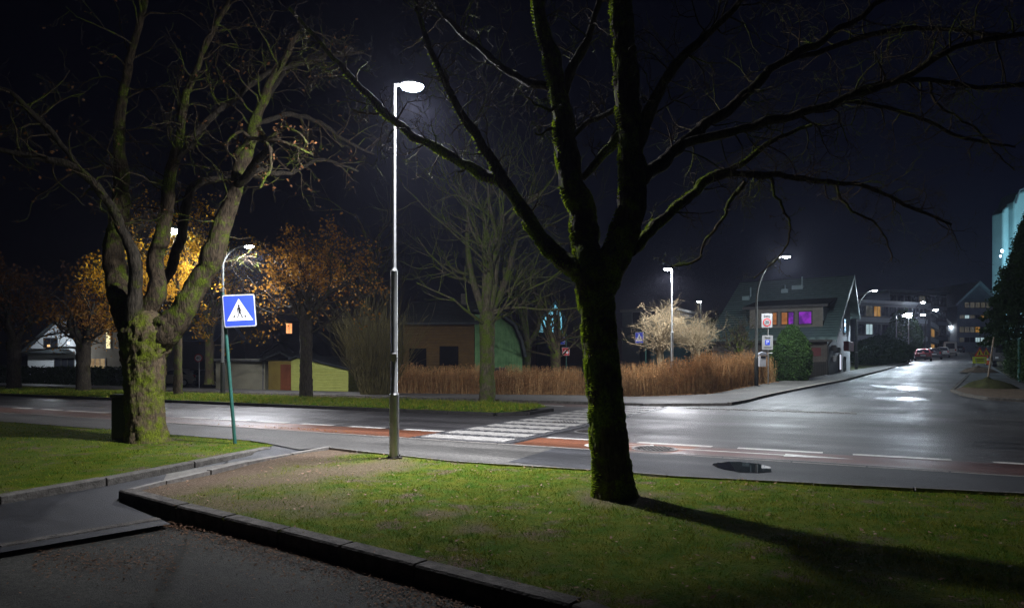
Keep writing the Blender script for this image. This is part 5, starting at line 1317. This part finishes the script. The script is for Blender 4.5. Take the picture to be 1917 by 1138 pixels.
for (x, y, s_) in ((1494, 540, .8), (1470, 546, .5), (1398, 562, .55)):
    b_ = 7.4 if s_ == .8 else (6.9 if s_ == .5 else 6.0); aa = a_of(x, b_)
    mb = HB(); mb.box(aa-s_*.5, aa+s_*.5, b_-.3, b_+.3, roofz(b_)-.1, roofz(b_)+.32); 
    if s_ > .5: mb.tube([(aa-.3, b_, roofz(b_)+.3), (aa-.3, b_, roofz(b_)+1.0)], .06, 8)
    else: mb.tube([(aa, b_, roofz(b_)+.3), (aa, b_, roofz(b_)+.65)], .05, 8)
    mb.build('roof_vent', pm('vent_paint', (.35, .5, .52), .5, (.3, .42, .45), 3, 0), hr, m=hm)
# black slatted gate panel left of the house corner
c = G(1526, 704); fg = empty('fence', c, 'low black board fence panel between the evergreen shrub and the tiled house', 'fence')
mb = MB()
for i in range(12): mb.box(-.7+i*.12, -.6+i*.12, 0, .02, 0, .95)
mb.box(-.72, .74, .021, .05, .2, .28); mb.box(-.72, .74, .021, .05, .7, .78); mb.build('boards', M['frame_dark'], fg)
MB().tube([(.78, 0, 0), (.78, 0, 1.1)], .05, 8).build('post', M['frame_dark'], fg)

# -- left: pale garage, sheds, houses ----------------------------------------
LIT = window_emit('warm_lit_window', (1, .62, .28), (.9, .45, .15), 1.2, 1.5)
g, L_ = building(404, 496, 44.3, 44, 'low pale rendered garage with a thin flat roof behind the 40 sign', 'garage')
plaster = pm('pale_render', (.45, .43, .31), .85, (.36, .34, .25), 1.2, .2, 20)
zt_ = P(450, 676, 44.5).z-g.location.z
MB().box(0, L_, 0, 6, -.3, zt_).build('wall', plaster, g)
MB().box(-.4, L_+.3, -.45, 6.3, zt_+.003, zt_+.16).build('roof', pm('roof_edge', (.35, .35, .3), .6, (.25, .25, .2), 4, 0), g)
MB().tube([(-.3, -.5, zt_+.05), (L_+.2, -.5, zt_+.02)], .06, 8).build('gutter', M['metal_dull'], g)
MB().tube([(L_+.1, -.5, zt_), (L_-.1, -.08, zt_-.5), (L_-.1, -.08, -.2)], .05, 8).build('downpipe', M['metal_dull'], g)
g, L_ = building(496, 545, 43, 43, 'small shed with a reddish plank door and a dark overhanging roof', 'shed')
MB().box(0, L_, .6, 5, -.3, 1.82).build('wall', pm('ochre_boards', (.36, .27, .06), .8, (.28, .2, .05), 2, .2), g)
MB().box(L_*.48, L_*.96, .54, .595, -.2, 1.6).build('door', clad('red_planks', (.32, .10, .04), (.24, .075, .03), .13, 'x'), g)
MB().prism([(-.35, 1.8), (L_*.55, 2.3), (L_+.25, 1.8), (L_+.25, 1.92), (L_*.55, 2.44), (-.35, 1.92)], 'y', 0, 5.3).build('roof', M['dark_roof'], g)
g, L_ = building(545, 652, 41.5, 41, 'low yellow-green clapboard shed behind the rusty-leaved tree', 'shed')
yb = clad('yellow_clapboard', (.5, .53, .14), (.42, .45, .11), .16, 'z')
MB().prism([(0, -.3), (L_, -.3), (L_, 1.25), (L_*.12, 2.0), (0, 1.8)], 'y', 0, 5).build('wall', yb, g)
MB().prism([(-.1, 1.82), (L_*.12, 2.03), (L_+.2, 1.25), (L_+.2, 1.37), (L_*.12, 2.15), (-.1, 1.94)], 'y', -.25, 5.2).build('roof', M['dark_roof'], g)
g, L_ = building(492, 556, 58, 58, 'dark gabled outbuilding behind the red-doored shed', 'shed')
wall_gable_y(g, L_, 6, P(0, 664, 58).z-g.location.z, P(0, 643, 58).z-g.location.z, clad('dark_boards', (.08, .08, .07), (.06, .06, .05), .15, 'x'), M['dark_roof'])
# white gabled house far left
g, L_ = building(52, 188, 58, 58, 'white gabled house far left behind the low evergreen hedge')
wm = clad('white_clapboard', (.72, .75, .78), (.64, .67, .7), .15, 'z')
wall_gable_y(g, L_, 9, P(0, 655, 58).z-g.location.z, P(0, 592, 58).z-g.location.z, wm, M['dark_roof'], .5)
px2 = lambda px: (px-52)/F*58
zz = lambda py: P(0, py, 58).z-g.location.z
window(g, px2(83), zz(650), px2(107)-px2(83), .75, None, M['frame_dark'], bars=1); window(g, px2(103), zz(690), 1.6, .85, None, M['frame_dark'], bars=2)
MB().prism([(px2(50), zz(661)), (px2(140), zz(661)), (px2(128), zz(653)), (px2(62), zz(653))], 'y', -1.2, -.003).build('porch_roof', M['dark_roof'], g)
MB().box(px2(88.5), px2(94), -.03, -.022, zz(649), zz(645)).build('lit_lampshade', LIT, g)
wl = Vector((P(70, 640, 54).x, 55.2, P(70, 640, 54).z))
q = light(wl, 260, (.85, .93, 1), g, .1, 180, None, .1, name='added_front_light'); q.data.type = 'POINT'  # added light that brightens the dark house front
MB().ell(tuple(Vector((wl.x, wl.y+2.6, wl.z))-g.location), (.07, .07, .09), 8, 6).build('added_bulb', emit('added_bulb_glow', (.9, .95, 1), 6), g)  # small bulb added to go with that light
# house with bright windows
g, L_ = building(165, 245, 57, 57, 'dim house with two bright windows right of the white gabled house')
wall_gable_x(g, L_, 8, P(0, 620, 57).z-g.location.z, P(0, 590, 57).z-g.location.z, pm('dim_render', (.42, .37, .3), .9, (.34, .3, .25), 2, .1), M['dark_roof'])
zz = lambda py: P(0, py, 57).z-g.location.z; px2 = lambda px: (px-165)/F*57
window(g, px2(199), zz(652), px2(207)-px2(199), zz(616)-zz(652), window_emit('cream_lit_window', (1, .9, .5), (.8, .65, .35), 1.3), bars=0)
window(g, px2(169), zz(692), px2(197)-px2(169), zz(671)-zz(692), window_emit('dim_curtained_window', (.45, .33, .18), (.3, .2, .1), .7), bars=2)
# house with blue roof behind the left tree
g, L_ = building(322, 398, 66, 66, 'dark house with a bluish slate roof behind the thick mossy tree')
wall_gable_x(g, L_, 8, P(0, 636, 66).z-g.location.z, P(0, 598, 66).z-g.location.z, pm('dark_render', (.05, .05, .06), .9, (.04, .04, .05), 2, .1), pm('blue_slate', (.3, .4, .62), .6, (.24, .32, .52), 3, .3))
zz = lambda py: P(0, py, 66).z-g.location.z; px2 = lambda px: (px-322)/F*66
window(g, px2(316), zz(688), .4, 1.0, LIT, bars=0)
# far facade with one warm window
g, L_ = building(510, 620, 90, 90, 'dark distant block with a single warm window above the sheds', 'apartment_building')
MB().box(0, L_, 0, 8, -.3, 7.2).build('wall', pm('dark_far_render', (.04, .04, .045), .9, (.03, .03, .035), 2, 0), g); MB().box(-.3, L_+.3, -.3, 8.3, 7.203, 7.4).build('roof', M['dark_roof'], g)
zz = lambda py: P(0, py, 90).z-g.location.z; px2 = lambda px: (px-510)/F*90
window(g, px2(536), zz(624), .75, 1.3, window_emit('orange_window', (1, .5, .2), (1, .3, .1), 1.6, 1), bars=1)
# brown house and green boarded annexe behind the hedge
g, L_ = building(755, 888, 39.2, 39, 'brown boarded house with a dark barred window behind the hedge')
zz = lambda py, Y=39: P(0, py, Y).z-g.location.z
wall_gable_x(g, L_, 7, zz(604), zz(560), clad('brown_clapboard', (.06, .035, .009), (.045, .026, .008), .16, 'z'), M['dark_roof'], .3)
sc_ = L_/133
window(g, (825-755)*sc_, zz(682), 31*sc_, zz(650)-zz(682), M['void'], M['void'], bars=2); window(g, (768-755)*sc_, zz(684), 28*sc_, zz(654)-zz(684), M['void'], M['void'], bars=1)
MB().box(L_*.72, L_*.8, 3, 3.7, zz(560)-.3, zz(540)).build('chimney', M['granite_dark'], g)
g, L_ = building(889, 978, 39, 39.4, 'green vertically boarded annexe behind the pale mossy trunk', 'shed')
gm = clad('green_boarding', (.075, .15, .06), (.045, .10, .04), .16, 'x')
zz = lambda py, Y=39: P(0, py, Y).z-g.location.z
mb = MB(); pts = [(0, -.3), (L_, -.3), (L_, zz(668)), (L_*.93, zz(640)), (L_*.8, zz(612)), (L_*.5, zz(592)), (0, zz(588))]
mb.prism(pts, 'y', 0, 5).build('wall', gm, g)
MB().prism([(L_+.1, zz(668)), (L_*.96, zz(638)), (L_*.82, zz(609)), (L_*.5, zz(588)), (-.1, zz(584)), (-.1, zz(579)), (L_*.52, zz(584)), (L_*.85, zz(605)), (L_, zz(636)), (L_+.25, zz(668))], 'y', -.2, 5.2).build('roof', M['dark_roof'], g)
window(g, L_*.38, .3, .7, 1.2, None, M['frame_dark'], bars=1)
# cyan lit gable
g, L_ = building(1008, 1052, 61, 61, 'pale gable glowing cyan between the dark branches behind the hedge')
zz = lambda py, Y=61: P(0, py, Y).z-g.location.z
cg = clad('pale_cyan_boarding', (.5, .62, .66), (.42, .55, .6), .2, 'z')
MB().prism([(0, zz(622)), (L_, zz(622)), (L_, zz(615)), (L_*.98, zz(588)), (L_*.72, zz(570)), (L_*.05, zz(608))], 'y', -.05, 7).build('gable', cg, g)
MB().box(0, L_, 0, 7, -.3, zz(622)-.003).build('wall', M['void'], g)  # wall below the gable painted black in place of shade
MB().prism([(L_*1.2, zz(606)), (L_, zz(584)), (L_*.72, zz(567)), (-.1, zz(609)), (-.1, zz(605)), (L_*.72, zz(563)), (L_*1.22, zz(602))], 'y', -.35, 7.2).build('roof', M['dark_roof'], g)
light(Vector((P(1022, 640, 50).x, 50, 2.4)), 8000, (.3, .8, 1), None, .2, 22, (.155, 1, .26), name='added_gable_light')  # added light without a lamp body, brightens the gable
# dim block right of the gable, behind pale trees
g, L_ = building(1165, 1262, 75, 72, 'dim grey flat-roofed block behind the second crossing sign', 'apartment_building')
zz = lambda py, Y=74: P(0, py, Y).z-g.location.z
MB().box(0, L_, 0, 8, -.5, zz(583)).build('wall', pm('grey_panel', (.12, .14, .15), .9, (.1, .11, .12), 1, .1), g)
MB().box(-.2, L_+.2, -.2, 8.2, zz(583)+.003, zz(580)+.1).build('roof', M['metal_dull'], g)
window(g, 1.2, zz(605), .9, 1.2, None, bars=0); window(g, 3.4, zz(605), .9, 1.2, None, bars=0)
MB().box(1.0, 2.2, .5, 2, zz(582)+.2, zz(575)).build('chimney', M['dark_metal'], g)
c = P(1300, 640, 60)
g, L_ = building(1218, 1322, 58, 58, 'low teal garden building glimpsed through the pale bare trees', 'shed')
zz = lambda py, Y=58: P(0, py, Y).z-g.location.z
wall_gable_x(g, L_, 5, zz(625), zz(595), pm('teal_boards', (.05, .12, .13), .8, (.04, .09, .1), 2, .1), pm('pale_sheet_roof', (.4, .5, .52), .6, (.3, .4, .42), 2, .1))

# -- office blocks on the hill ------------------------------------------------
offw = pm('office_cladding', (.09, .10, .12), .8, (.07, .08, .09), .6, .05)
band = pm('office_band', (.2, .23, .27), .6, (.16, .19, .22), .5, .03)
def office(px0, px1, Y0, Y1, py_base, py_top, label, floors, wins, dep=14, lit=(), seed=0, topband=1.0):
    g, L_ = building(px0, px1, Y0, Y1, label, 'office_building')
    top = P(0, py_top, Y0).z-g.location.z
    MB().box(0, L_, 0, dep, -1, top).build('wall', offw, g)
    MB().box(-.4, L_+.4, -.4, dep+.4, top+.003, top+topband*.4).build('roof', band, g)
    fh = top/floors; rs = random.Random(seed)
    for f_ in range(floors):
        MB().box(-.05, L_+.05, -.12, -.003, f_*fh-.1, f_*fh+.55).build('spandrel_band', band, g)
        ww = L_/wins
        for i in range(wins):
            key = (f_, i); gl = M['glass']
            if key in lit: gl = lit[key]
            window(g, i*ww+ww*.1, f_*fh+.75, ww*.8, fh-1.2, gl, M['frame_dark'], y=0, bars=1 if ww > 1.5 else 0)
    return g, L_, top
COLD = window_emit('cold_lit_window', (.6, .8, .85), (.45, .65, .7), .65, 1)
DIMW = window_emit('dim_lit_window', (.12, .11, .08), (.05, .05, .04), .6, 1); WARMD = window_emit('amber_lit_window', (.9, .5, .12), (.7, .33, .05), .35, 1)
office(1604, 1735, 98, 104, 690, 566, 'long dark office with a pale roof edge behind the tiled house', 3, 9, lit={(1, 1): COLD, (2, 1): DIMW, (2, 2): WARMD, (1, 5): DIMW}, seed=1)
office(1665, 1772, 118, 122, 680, 547, 'taller grey office block behind the floodlight', 4, 8, lit={(2, 5): DIMW, (1, 6): DIMW, (3, 4): DIMW}, seed=2)
g, L_, tp_ = office(1742, 1778, 108, 150, 670, 580, 'narrow office wing with amber-lit columns beside the parked vans', 3, 6, lit={(0, 0): WARMD, (0, 2): WARMD, (0, 4): WARMD, (1, 0): WARMD}, seed=3)
# gabled hall at the end of the street
g, L_ = building(1792, 1870, 150, 150, 'gabled hall with rows of lit windows at the end of the side street', 'hall')
zz = lambda py, Y=150: P(0, py, Y).z-g.location.z
wall_gable_y(g, L_, 18, zz(568), zz(532), pm('hall_cladding', (.2, .23, .25), .7, (.15, .17, .19), .5, .05), pm('hall_roof', (.35, .42, .45), .5, (.3, .35, .38), 1, 0), .8, .5)
rs = random.Random(4)
for r_, (y0_, y1_) in enumerate(((576, 566), (596, 590), (622, 612), (640, 632))):
    for i in range(7):
        x = .5+i*(L_-1)/7; gl = rs.choice([DIMW, DIMW, COLD, WARMD, M['glass'], M['glass']]) if r_ > 0 else DIMW
        if r_ == 0 and i in (0, 6): continue
        window(g, x, zz(y0_), (L_-1)/7*.8, zz(y1_)-zz(y0_), gl, M['frame_dark'], bars=1)
# pale tower at the right edge
g, L_ = building(1886, 1994, 175, 175, 'tall pale tower glowing cyan behind the dark conifer at the right edge', 'tower')
zz = lambda py, Y=175: P(0, py, Y).z-g.location.z
tw_m = pm('tower_render', (.42, .62, .64), .7, (.34, .52, .55), .25, .2, .6)
sx_ = L_/108
MB().prism([(0, -1), (12*sx_, -1), (12*sx_, zz(382)), (3*sx_, zz(386)), (0, zz(396))], 'y', 1.5, 6).build('stair_shaft', tw_m, g, bevel=.5)
MB().prism([(12.6*sx_, -1), (L_, -1), (L_, zz(352)), (38*sx_, zz(353)), (20*sx_, zz(360)), (14*sx_, zz(378)), (12.6*sx_, zz(390))], 'y', 0, 6.5).build('wall', tw_m, g, bevel=.6)
MB().tube([(13*sx_, -.5, zz(382)), (20*sx_, -.5, zz(357)), (38*sx_, -.5, zz(350)), (L_, -.5, zz(349))], .22, 8).build('parapet', band, g)
for i, (x, y) in enumerate(((1876, 468), (1873, 478))):
    pass
pt_ = P(1874, 700, 150)
fl = floodlight(1875, 600, 140, 'string of blue-white lights on a mast below the conifer', 2500, (.35, .85, 1), (.15, 1, .75), size=.7, es=60)
for k_ in (0.9, 2.0, -1.1): MB().ell((0.2*k_, -.2, fl.children[0].dimensions.z+k_-0.2 if False else (P(0, 600, 140).z-fl.location.z)+k_), (.25, .2, .3), 10, 6).build('bulb', emit('blue_bulb', (.4, .55, 1), 25), fl)
sp_ = empty('tower_lights', P(1876, 470, 172), 'two small blue-white lights halfway up the pale tower', 'light fitting')
for (x, z, r_) in ((0, 0, .32), (-.4, -1.3, .22)): MB().ell((x, 0, z), (r_, r_*.7, r_*1.3), 10, 6).build('lamp_bulb', emit('tower_bulb', (.5, .65, 1), 22), sp_)
light(Vector((121, 150, 5)), 90000, (.5, .85, 1), sp_, .3, 100, (.4, .65, .75))

# ------------------------------------------------------------------ vehicles
def car(px, py, Y, label, paint, L_=4.2, W_=1.78, H_=1.48, van=False, rz=0, wid=None):
    b = P(px, py, Y); b.z = H(b.x, b.y)+.01
    root = empty('parked_car' if not van else 'parked_van', b, label, 'car' if not van else 'van', 'vehicles parked along the left kerb of the side street', rz=rz)
    mt = pm('car_paint', paint, .3, tuple(c*.9 for c in paint), 3, 0); mt.node_tree.nodes['Principled BSDF'].inputs['Coat Weight'].default_value = .6
    w2 = W_/2
    # rear faces the camera: y=0 rear, y=L front. sections: (y, z_bottom, z_belt, z_top, half width belt, half width top)
    if van: S = [(0, .35, 1.1, 1.1, .93, .93), (.05, .3, 1.1, H_*.93, .97, .86), (.4, .3, 1.12, H_, 1, .86), (L_*.62, .3, 1.12, H_*.98, 1, .84), (L_*.8, .3, 1.08, 1.12, 1, .8), (L_*.95, .32, .9, .92, .96, .7), (L_, .38, .7, .72, .86, .6)]
    else: S = [(0, .38, .85, .88, .9, .8), (.12, .28, .92, .98, .97, .8), (.55, .26, .95, H_*.95, 1, .74), (L_*.32, .26, .95, H_, 1, .74), (L_*.52, .26, .94, H_*.96, 1, .73), (L_*.7, .26, .92, .96, .99, .72), (L_*.92, .28, .78, .82, .95, .68), (L_, .35, .62, .66, .84, .6)]
    mb = MB(); vs_ = []
    for (y, zb, zm, zt2, wb_, wt_) in S:
        zt2 = max(zt2, zm+.02)
        half = [(wb_*.93, zb), (wb_, zb+.12), (wb_, zm-.1), (wb_*.985, zm), (wt_, zt2-.06), (wt_*.85, zt2), (0, zt2+.015)]
        ring = [(x*w2, z) for x, z in half]+[(-x*w2, z) for x, z in half[:-1][::-1]]
        vs_ += [(x, y, z) for x, z in ring]
    n_ = 13; fs_ = []
    for j in range(len(S)-1):
        for i in range(n_): fs_.append((j*n_+i, j*n_+(i+1) % n_, (j+1)*n_+(i+1) % n_, (j+1)*n_+i))
    fs_.append(tuple(range(n_-1, -1, -1))); fs_.append(tuple((len(S)-1)*n_+i for i in range(n_)))
    mb.add(vs_, fs_).build('body', mt, root, True, bevel=.0)
    zt2 = H_*.93
    # rear window, side windows, windscreen as glass set just proud
    if van: MB().prism([(-.62*w2, 1.15), (.62*w2, 1.15), (.6*w2, H_*.88), (-.6*w2, H_*.88)], 'y', -.0, .03).build('rear_window', M['glass'], root)
    else:
        MB().add([(-.74*w2, .1, .97), (.74*w2, .1, .97), (.62*w2, .50, H_*.93), (-.62*w2, .50, H_*.93)], [(0, 1, 2, 3)]).build('rear_window', M['glass'], root)
    for s_ in (-1, 1):
        yy = [.55, L_*.32, L_*.52, L_*.66] if not van else [L_*.35, L_*.5, L_*.62, L_*.74]
        zt3 = H_-.1
        MB().add([(s_*w2*.995, yy[0], 1.0), (s_*w2*.995, yy[3], .97), (s_*w2*.8, yy[2], zt3-.06), (s_*w2*.79, yy[1]-.1, zt3)], [(0, 1, 2, 3)]).build('side_window', M['glass'], root)
        for y_ in (.78, L_-.85):
            wh = MB().tube([(s_*(w2-.2), y_, .32), (s_*(w2+.01), y_, .32)], .32, 20).build('wheel', M['tyre'], root, True)
            MB().tube([(s_*(w2+.0), y_, .32), (s_*(w2+.022), y_, .32)], .2, 14).build('rim', M['metal'], wh, True)
        zl = .85 if not van else .95
        MB().box(s_*w2*.72-.09, s_*w2*.72+.09, -.02, .14, zl-.12, zl+.12).build('tail_light', pm('tail_lens', (.4, .01, .01), .2, (.3, .01, .01), 3, 0), root, bevel=.02)
        MB().box(s_*w2+.0 if s_ > 0 else -w2-.16, (w2+.16) if s_ > 0 else -w2, L_*.64, L_*.67, 1.0, 1.14).build('mirror', mt, root, bevel=.02)
    MB().box(-.26, .26, -.025, -.005, .62, .73).build('number_plate', M['sign_white'], root)
    MB().box(-w2*.9, w2*.9, -.06, .1, .3, .5).build('bumper', M['grey_plastic'], root, bevel=.03)
    return root
tilt_ = -math.atan2(1, 8)*0
car(1728, 680, 80, 'red hatchback parked nearest on the left kerb of the side street', (.32, .012, .02), rz=R(-31))
car(1749, 676, 88, 'dark grey car parked directly in front of the red hatchback', (.06, .06, .07), rz=R(-31))
car(1765, 672, 98, 'silver estate car third in the row of parked vehicles', (.55, .56, .6), L_=4.6, H_=1.55, rz=R(-31))
car(1779, 668, 110, 'white high-roofed van at the far end of the parked row', (.55, .57, .6), L_=5, W_=1.95, H_=2.3, van=True, rz=R(-31))
car(1798, 658, 145, 'distant dark car at the end of the side street', (.1, .1, .11), rz=R(-20))
for i, (x, lb, pc_) in enumerate(((333, 'pale car half hidden behind the thick mossy tree near the 40 sign', (.3, .28, .22)), (388, 'dark car parked beside the pale garage left of the crossing sign', (.04, .05, .07)))):
    cc = car(x, 715, 56, lb, pc_, rz=R(80)); cc['group'] = 'cars parked by the garage'; cc.location.x += 1.8
# dark works vehicle with blue lights below the conifer
b = G(1886, 686); wv = empty('works_truck', b, 'dark works truck with a lit blue-white light bar beside the roadworks signs', 'truck', rz=R(-35))
MB().prism([(-1.1, .5), (1.1, .5), (1.1, 1.2), (1.0, 2.2), (-1.0, 2.2), (-1.1, 1.2)], 'y', 0, 2.0).build('cab', pm('truck_paint', (.08, .08, .09), .4, (.06, .06, .07), 2, 0), wv, bevel=.08)
MB().box(-1.1, 1.1, 2.1, 6, .6, 1.7).build('bed', M['grey_plastic'], wv, bevel=.04)
MB().prism([(-.9, 1.3), (.9, 1.3), (.82, 2.0), (-.82, 2.0)], 'y', -.02, .02).build('windscreen', M['glass'], wv)
for x in (-1, 1):
    for y_ in (.7, 4.8):
        w_ = MB().tube([(x*.8, y_, .42), (x*1.12, y_, .42)], .42, 20).build('wheel', M['tyre'], wv, True)
    MB().box(x*.8-.12, x*.8+.12, -.05, .02, .75, .9).build('headlight', M['white_plastic'], wv)
for x in (-.75, .5): MB().box(x-.35, x+.35, .3, .6, 2.25, 2.38).build('beacon', emit('beacon_glow', (.45, .7, 1), 8), wv, bevel=.03)
# fence post on the right
pf = G(1908, 716); fp = empty('fence_post', pf, 'dark green fence post at the right edge beside the hedge', 'post')
MB().tube([(0, 0, 0), (0, 0, 2.4)], .07, 8).build('shaft', M['green_paint'], fp); MB().ell((0, 0, 2.42), (.08, .08, .06), 8, 6).build('cap', M['green_paint'], fp)

# ------------------------------------------------------------------ night mist
if HAZE:
    hb = MB().box(-170, 190, -12, 420, -1.6, 45).build('haze', bpy.data.materials.new('mist')); hb['kind'] = 'stuff'
    mh_ = hb.data.materials[0]; mh_.use_nodes = True; n, l = mh_.node_tree.nodes, mh_.node_tree.links
    n.remove(n['Principled BSDF']); pv = n.new('ShaderNodeVolumePrincipled'); pv.inputs['Density'].default_value = HAZE
    pv.inputs['Color'].default_value = (.72, .75, 1, 1); pv.inputs['Anisotropy'].default_value = .45
    l.new(pv.outputs[0], n['Material Output'].inputs['Volume'])
